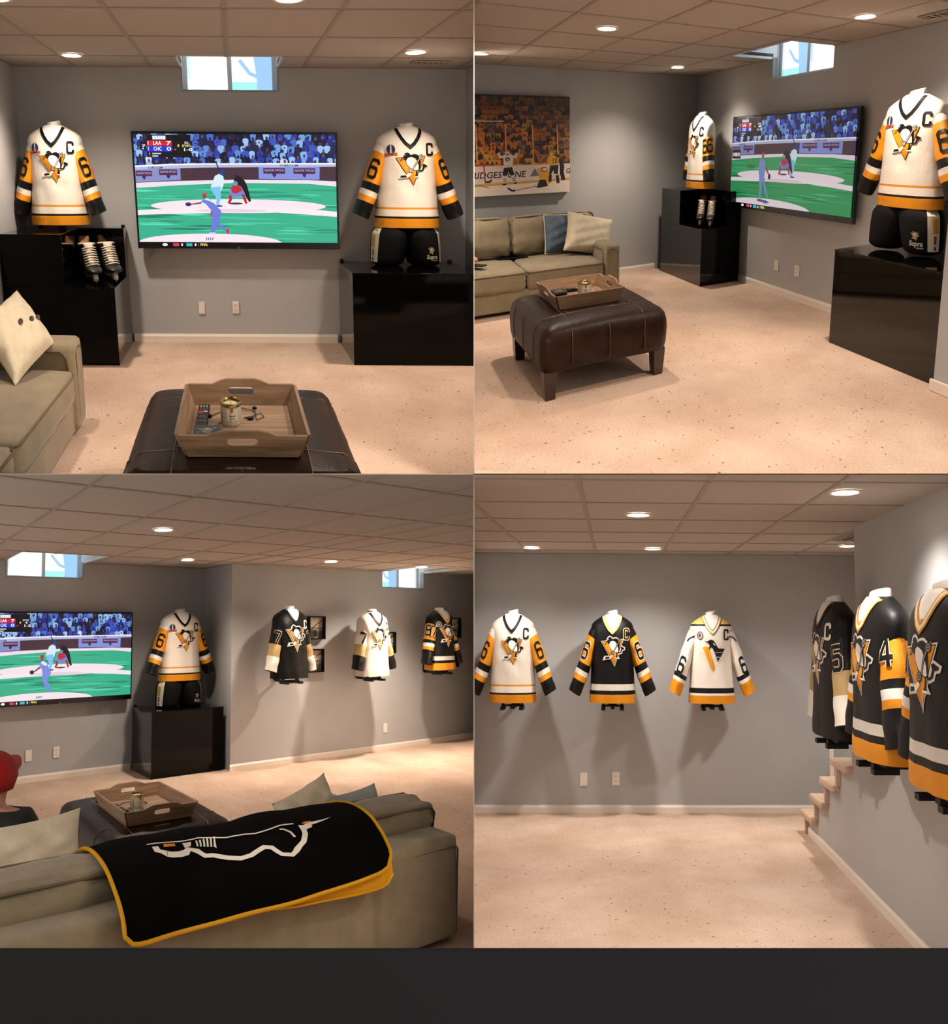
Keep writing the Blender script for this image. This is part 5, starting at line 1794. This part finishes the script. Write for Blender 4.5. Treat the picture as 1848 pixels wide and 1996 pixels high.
# ================================================================ upper right: the corner with the sofa
R = TR
FT = Frame(R, 0, 0, 0, (0, 1), (1, 0))      # television wall: u = q, v = p
FL = Frame(R, 0, 0, 0, (-1, 0), (0, 1))     # sofa wall: u = -p, v = q
F0 = Frame(R)
zc = R.ceil
floor(F0, -.06, 4.4, -.06, 5.2)
grey_wall('wall_back', FT, -.06, 3.86, zc + .02, holes=[(1.436, 2.256, 1.941)])
grey_wall('wall_left', FL, -4.2, .06, zc + .02)
ew = MB().box(-.08, .622, 3.862, 4.6, 0, zc + .02)
props(ew.build('wall_right', 'wall_paint', F0), kind='structure')
ceiling(F0, 0, 4.2, 0, 4.6, 2.3942 - .61 * 4, .5772, wells=[(0, .49, 1.436, 2.256)])
window('window_1', Frame(R, 0, 1.436, 0, (0, 1), (1, 0)), .82, 1.941, zc, .49, style=1)
baseboard('baseboard_back', FT, 1.04, 2.935)
baseboard('baseboard_left', FL, -1.44, -.53)

props(MB().box(.622, .640, 3.845, 4.6, 0, .068).build('baseboard_right', 'trim_white', F0, bevel=.006), kind='structure')
for p, q, lb, pw in ((2.682, .648, 'recessed lamp at the left edge of the upper right room view', 1.0), (2.059, 2.083, 'recessed lamp in the middle of the ceiling in the upper right room view', 1.0),
                     (.618, .593, 'recessed lamp over the far jersey in the upper right room view', 1.0), (.642, 3.154, 'recessed lamp near the window side vent in the upper right room view', 1.0),
                     (2.9, 3.4, 'recessed lamp over the near carpet of the upper right room view', .9), (1.6, 4.0, 'recessed lamp above the top edge of the upper right room view', .9)):
    downlight(Frame(R, p, q, zc), lb, pw * 1.02)
vent(Frame(R, .30, 3.29, zc, (0, 1), (-1, 0)), 'slim metal ceiling vent in the corner of the upper right room view', .30, .13)
wall_plate(Frame(R, 0, 1.655, .258, (0, 1), (1, 0)), 'blank white wall plate left of the other in the upper right room view', 'blank', .062, .095)
wall_plate(Frame(R, 0, 1.955, .261, (0, 1), (1, 0)), 'white power outlet right of the other in the upper right room view', 'outlet', .066, .095)
television(Frame(R, 0, .900, 0, (0, 1), (1, 0)), 'large television seen at an angle, pitcher standing on the mound, upper right room view', 1.76, .745, 1.620, 'b')
cabinet_niche(Frame(R, .012, .125, 0, (0, 1), (1, 0)), 'tall gloss black cabinet in the corner with skates, upper right room view', .905, .50, .900, .43, .555, .13)
cabinet_plain(Frame(R, .012, 2.944, 0, (0, 1), (1, 0)), 'gloss black cabinet at the right edge of the upper right room view', .875, .545, .646, tabs=False)
jersey(Frame(R, .26, .565, .92, (0, .88), (1, 0), .945), 'white_gold', 'white jersey far away in the corner of the upper right room view', 'white jerseys by the television', nums=('6', '66'), seed=1.2, stand='post', wall=.02, spread=.62)
jersey(Frame(R, .25, 3.31, .945, (0, 1.05), (1, 0), .905), 'white_gold', 'white jersey cut off by the right edge of the upper right room view', 'white jerseys by the television', patch='blue', seed=2.1, stand='none', spread=1.10)
hockey_pants(Frame(R, .25, 3.30, .955, (0, 1), (1, 0), .95), 'black padded hockey shorts at the right edge of the upper right room view', 'black padded hockey shorts')
for p, q, lb in ((.335, .735, 'left one of two black skates in the upper right room view'), (.290, .865, 'right one of two black skates in the upper right room view')):
    skate(Frame(R, p, q, .5555, (0, 1.1), (1, 0)).at(rot=-.85, k=1.0), lb, 'hockey skates in the cabinet niches')
arena_canvas(Frame(R, 1.64, 0, 0, (-1, 0), (0, 1)), 'canvas photo of a hockey player cheering before a gold crowd', .914, 1.838)
sofa(Frame(R, 1.42, .03, 0, (-1, 0), (0, 1)), 'taupe sofa under the canvas photo in the upper right room view', 1.86, .96, cush_top=.715)
pillow(Frame(R, 1.80, .43, .555, (-1, 0), (0, 1)), 'slate blue pillow behind the cream one on the sofa, upper right room view', (1, .0, -.02), (0, -.22, .95), (.46, .36), .13, 'pillow_blue', seed=8, edge='pillow_cream', ears=.02)
pillow(Frame(R, 1.60, .55, .540, (-1, 0), (0, 1)), 'cream pillow with four brown buttons on the sofa, upper right room view', (.42, .05, -.10), (.10, -.18, .34), (.50, .40), .17, 'pillow_cream',
       buttons=((-.62, .22), (-.22, .24), (.20, .24), (.60, .22)), seed=5)
handset(Frame(R, 2.35, .40, .372, (-1, 0), (0, 1)).at(rot=.1), 'flat black tablet lying on the sofa seat in the upper right room view', .30, .10)
phone_hand(Frame(R, 2.80, .60, .44, (-.6, .8), (.8, .6)), 'hand of a person at the left edge, holding a dark handset over the sofa')
handset(Frame(R, 2.735, .76, .400, (-1, 0), (0, 1)).at(rot=.9), 'dark handset gripped by the hand at the edge of the sofa', .14, .07)
OT = Frame(R, 2.315, 2.40, 0, (-1, 0), (0, 1))
ottoman(OT, 'brown leather ottoman with all its legs showing, upper right room view', .86, .86, .42)
TRF = Frame(R, 2.345, 2.35, .4265, (0, 1), (1, 0))
tray(TRF, 'wooden tray on the ottoman of the upper right room view', .385, .40, .03, .085)
candle(Frame(R, 2.300, 2.33, .437), 'candle in a birch patterned tin on the tray, upper right room view', .046, .083)
remote(Frame(R, 2.335, 2.20, .437, (0, 1), (1, 0)), 'black remote control behind the candle, upper right room view')
crest_box(Frame(R, 2.470, 2.29, .437, (0, 1), (1, 0)), 'stack of two black boxes in the tray corner, upper right room view')
earbuds(Frame(R, 2.235, 2.40, .4385), 'thin black earphones right of the candle, upper right room view',
        [(-.06, -.06, .002), (-.02, -.02, .002), (.02, .0, .002), (.0, .05, .002), (-.03, .06, .002), (-.06, .03, .002), (-.02, .02, .002), (.03, .06, .002), (-.05, .08, .002)])

# ================================================================ lower left: the room along its long jersey wall
R = BL
F0 = Frame(R)
FJ = Frame(R, 0, .57, 0)                    # jersey wall (stands forward of the television wall)
zc = R.ceil
floor(F0, -4.6, 6.5, -.06, 5.4)
grey_wall('wall_back', F0, -4.6, -.10, zc + .02, holes=[(-2.535, -1.692, 2.030)])
grey_wall('wall_right', FJ, -.118, 6.5, zc + .02, holes=[(2.253, 3.043, 1.991)])
ret = MB().box(-.118, -.06, .0, .51, 0, zc + .02)
props(ret.build('wall_return', 'wall_paint', F0), kind='structure')
ceiling(F0, -4.6, 6.5, 0, 5.0, -2.824, 1.3173, wells=[(-2.535, -1.692, 0, .66), (2.253, 3.043, .57, 1.05)], regions=[(-4.6, -.118, 0, 5.0), (-.118, 6.5, .57, 5.0)])
window('window_1', Frame(R, -2.535, 0, 0), .843, 2.030, zc, .66)
window('window_2', Frame(R, 2.253, .57, 0), .79, 1.991, zc, .48, style=1)
baseboard('baseboard_back', F0, -4.6, -1.075)
baseboard('baseboard_right', FJ, -.13, 6.5)
for p, q, lb, pw in ((-1.888, 2.212, 'recessed lamp nearest the viewer in the lower left room view', 1.0), (-.80, .734, 'recessed lamp over the jersey by the television, lower left room view', 1.0),
                     (.761, 1.175, 'recessed lamp over the black wall jersey in the lower left room view', 1.0), (2.246, 1.145, 'recessed lamp beside the small window of the lower left room view', 2.4), (3.75, 1.16, 'recessed lamp past the small window, lower left room view', 1.0)):
    downlight(Frame(R, p, q, zc), lb, pw * 1.0)
vent(Frame(R, -.68, .30, zc), 'slim metal ceiling vent behind a lamp in the lower left room view', .26, .10)
wall_plate(Frame(R, -2.251, 0, .259), 'blank white wall plate left of the outlet in the lower left room view', 'blank', .068, .112)
wall_plate(Frame(R, -1.951, 0, .265), 'white power outlet left of the black cabinet in the lower left room view', 'outlet', .068, .112)
wall_plate(Frame(R, 2.297, .57, .261), 'single white outlet low on the jersey wall of the lower left room view', 'outlet', .068, .112)
television(Frame(R, -2.775, 0, 0), 'large television cut off by the left edge of the lower left room view', 1.665, .757, 1.678, 'c', cable=False)
cabinet_plain(Frame(R, -1.068, .012, 0), 'gloss black cabinet in the wall corner of the lower left room view', .905, .485, .668)
jersey(Frame(R, -.580, .22, .945, (1.06, 0), (0, 1), .95), 'white_gold', 'white jersey beside the television in the lower left room view', 'white jerseys by the television', patch='blue', seed=2.1, stand='none', spread=1.10)
hockey_pants(Frame(R, -.590, .22, .95, (1.03, 0), (0, 1), .95), 'black padded hockey shorts on the cabinet of the lower left room view', 'black padded hockey shorts')
for p, st, nm, lb, sg, pt in ((.52, 'black_vegas', '7', 'black jersey with white lower sleeves on the grey wall, lower left room view', False, None),
                              (1.82, 'white_vegas', '7', 'white jersey with tan sleeve panels and black cuffs, lower left room view', False, None),
                              (3.06, 'black_new', '87', 'black jersey with gold sleeves numbered 87 on the wall, lower left room view', True, 'shield')):
    jersey(Frame(R, p, .79, .962 if st != 'white_vegas' else .935, (.98, 0), (0, 1), .955), st, lb, 'jerseys along the grey wall', nums=(nm, nm), patch=pt, seed=p, spread=.78 if st != 'black_new' else .85, wall=.22 / .955, signature=sg)
for p, z, w, h, lb, sd in ((.975, 1.362, .255, .265, 'upper of two framed photos beside the black wall jersey', 1), (.975, .988, .235, .265, 'lower of two framed photos beside the black wall jersey', 2),
                           (2.25, 1.172, .20, .262, 'framed photo half hidden behind the white wall jersey', 3), (3.53, 1.345, .22, .265, 'upper framed photo beside the jersey numbered 87', 4), (3.50, .965, .20, .265, 'lower framed photo beside the jersey numbered 87', 5)):
    photo_frame(Frame(R, p, .57, z), lb, w, h, 'framed photos on the jersey wall', sd)

ottoman(Frame(R, -2.178, 2.525, 0), 'brown leather ottoman behind the blanket in the lower left room view', .87, .87, .42)
TRF = Frame(R, -2.205, 2.60, .4265)
tray(TRF, 'wooden tray on the ottoman of the lower left room view', .41, .42, .03, .085)
candle(Frame(R, -2.235, 2.56, .437), 'candle in a patterned tin on the tray, lower left room view', .042, .083)
remote(Frame(R, -2.36, 2.58, .437), 'black remote control at the left side of the tray, lower left room view')
crest_box(Frame(R, -2.31, 2.72, .437), 'black box in the near tray corner, lower left room view')
earbuds(Frame(R, -2.24, 2.50, .4385), 'tangled black earphones around the candle, lower left room view',
        [(-.10, .02, .002), (-.06, -.04, .002), (-.01, -.06, .002), (.04, -.04, .002), (.07, -.02, .004), (.10, .0, .002), (.07, .04, .002), (.10, .02, .002), (.06, -.03, .004)])
SB = Frame(R, -1.055 - 2.95, 3.88, 0, (-1, 0), (0, -1))
sofa(SB, 'back of the taupe sofa across the foreground of the lower left room view', 2.95, .95, cush_top=.612, bc_pad=.03)
pillow(Frame(R, -3.16, 3.42, .56), 'large cream pillow at the left edge in the lower left room view', (.43, .0, .02), (-.02, -.06, .30), (.50, .36), .16, 'pillow_cream', seed=2, ears=.06)
pillow(Frame(R, -1.60, 3.40, .505), 'cream pillow peeking over the sofa back behind the blanket, lower left room view', (.36, -.02, .10), (-.10, -.06, .32), (.40, .36), .15, 'pillow_cream', seed=6)
pillow(Frame(R, -1.27, 3.42, .48), 'pale blue pillow peeking over the sofa back, lower left room view', (.36, .0, .03), (-.03, -.06, .32), (.36, .30), .12, 'pillow_ice', seed=9)
seated_person(Frame(R, -3.235, 3.02, .26).at(rot=math.radians(180 + 38), k=1.12), 'person in a red cap and black T-shirt sitting with the back to us')
BD = []
BD += [('#efe9df', q) for q in stroke([(-2.721, .429), (-2.724, .467), (-2.691, .493), (-2.673, .503), (-2.638, .506), (-2.604, .497), (-2.581, .478), (-2.547, .498), (-2.528, .532), (-2.493, .539), (-2.434, .579), (-2.381, .606), (-2.331, .605), (-2.299, .59),
       (-2.251, .57), (-2.216, .584), (-2.203, .617), (-2.187, .637), (-2.139, .656), (-2.101, .631), (-2.045, .592), (-2.013, .543), (-1.999, .49)], .028)]
BD.append(('#efe9df', [(-1.998, .498), (-1.946, .474), (-1.777, .438), (-1.921, .493), (-1.995, .514)]))
BD.append(('#e0902a', [(-1.99, .48), (-1.965, .465), (-1.918, .46), (-1.953, .483)]))
BD += [('#e4ded4', q) for q in stroke([(-2.115, .482), (-2.097, .490), (-2.078, .507), (-2.074, .55)], .012)]
BD.append(('#e0902a', [(-2.679, .419), (-2.627, .422), (-2.632, .447), (-2.688, .448)]))
BD.append(('#e4ded4', [(-2.592, .428), (-2.547, .423), (-2.563, .459), (-2.598, .471)]))
for k in range(6):
    BD += [('#e4ded4', q) for q in stroke([(-2.52 + .018 * k, .420), (-2.535 + .014 * k, .470 + .006 * k)], .008)]
BD += [('#efe9df', q) for q in stroke([(-2.75, .405), (-2.60, .408), (-2.50, .40), (-2.388, .455), (-2.29, .462), (-2.244, .472), (-2.10, .455), (-2.03, .47)], .010)]
blanket(Frame(R, 0, 3.88, 0, (1, 0), (0, -1)), 'black fleece blanket with white logo lines and gold edge over the sofa back', -2.955, -1.565, BD)

# ================================================================ lower right: the far jersey wall and the stairs
R = BR
F0 = Frame(R)
FS = Frame(R, 2.85, 0, 0, (0, 1), (-1, 0))   # stair wall: u = q, faces into the room
zc = R.ceil
floor(F0, -.6, 4.2, -.06, 5.2)
grey_wall('wall_back', F0, -.6, 4.2, zc + .02)
# stair wall: stepped lower edge, full height from q = 1.95 on
RISE, GO, Q0 = .178, .285, .60
prof_ = [(Q0 + .05, 0), (5.0, 0), (5.0, zc + .02), (1.93, zc + .02)]
for k in range(5, -1, -1):
    qa = Q0 + .05 + GO * k
    if qa < 1.90:
        prof_ += [(min(1.93, qa + GO), RISE * (k + 1) - .055), (qa, RISE * (k + 1) - .055)]
sw = MB().prism(prof_, 0, 0, .06)
sw.v = [(y, -x, z) for x, y, z in sw.v]
props(sw.build('wall_right', 'wall_paint', FS), kind='structure')
props(MB().box(3.60, 3.66, .0, 5.0, 0, zc + .02).build('wall_stair_side', 'wall_paint', F0), kind='structure')
ST = thing('staircase', Frame(R, 2.9, Q0, 0), 'carpeted stairs rising behind the grey wall edge, lower right room view', 'stairs')
for k in range(8):
    q = Q0 + GO * k
    MB().box(2.795 if q + .34 < 1.93 else 2.915, 3.595, q, q + GO + .055, RISE * (k + 1) - .055, RISE * (k + 1)).build('tread', 'carpet', F0, ST, bevel=.016, seg=3, smooth=True)
    MB().box(2.915, 3.595, q + .05, q + .08, RISE * k, RISE * (k + 1) - .056).build('riser', 'carpet', F0, ST)
    if q + .34 < 1.93:
        MB().box(2.82, 2.849, q + .05, q + .08, RISE * k + .002, RISE * (k + 1) - .056).build('riser_end', 'carpet', F0, ST)
tp = MB().box(3.225, 3.262, .002, .03, .0, .75)
props(tp.build('trim_1', 'trim_white', F0), kind='structure')
ceiling(F0, -.6, 3.60, 0, 4.8, .4756, 3.3646 - .61 * 6)
baseboard('baseboard_back', F0, -.6, 3.22)
props(MB().prism([(0, 0), (.016, 0), (.016, .05), (.008, .064), (0, .064)], 0, Q0 + .10, 5.0).build('baseboard_right', 'trim_white', FS), kind='structure')
for p, q, lb, pw in ((1.398, 2.373, 'recessed lamp over the middle of the carpet in the lower right room view', 1.0), (1.588, .512, 'recessed lamp near the far wall in the lower right room view', 1.0),
                     (2.399, 3.147, 'largest recessed lamp, near the stair wall of the lower right room view', 1.0), (3.167, .842, 'recessed lamp half hidden by the stair wall, lower right room view', 1.0),
                     (.55, .52, 'recessed lamp over the first white jersey of the lower right room view', .6)):
    downlight(Frame(R, p, q, zc), lb, pw * .82, col=(1.0, 0.91, 0.83))
vent(Frame(R, 2.93, 1.22, zc), 'dark ceiling opening above the stairs in the lower right room view', .40, .46)
wall_plate(Frame(R, .969, 0, .280), 'blank white wall plate left of the outlet in the lower right room view', 'blank', .068, .112)
wall_plate(Frame(R, 1.262, 0, .287), 'white power outlet under the black jersey in the lower right room view', 'outlet', .068, .112)
for p, st, lb, pt, sd in ((.350, 'white_gold', 'white jersey with gold sleeves, leftmost on the far wall of the lower right room view', None, .3),
                          (1.236, 'black_gold', 'black jersey with gold sleeves, middle of the far wall in the lower right room view', None, 1.4),
                          (2.122, 'white_yoke', 'white jersey with gold cuffs, rightmost on the far wall of the lower right room view', 'round', 2.6)):
    jersey(Frame(R, p, .20, .950, (.83, 0), (0, 1), .945), st, lb, 'jerseys on the far wall', patch=pt, seed=sd, spread=1.28, wall=.2 / .945)
for q, st, nm, lb, pt in ((2.15, 'black_vegas', '5', 'black jersey with white sleeve ends, farthest on the stair wall, lower right view', None),
                          (2.93, 'black_new', '4', 'black jersey with gold sleeve number 4, middle of the stair wall, lower right room view', None),
                          (3.68, 'black_new', '8', 'black jersey at the right edge of the lower right room view', None)):
    jersey(Frame(R, 2.85 - .21, q, .955, (0, 1.06), (-1, 0), 1.0), st, lb, 'jerseys on the stair wall', nums=(nm, nm), patch=pt, seed=q, letter='C' if q < 2.5 else None, spread=.68, wall=.21)
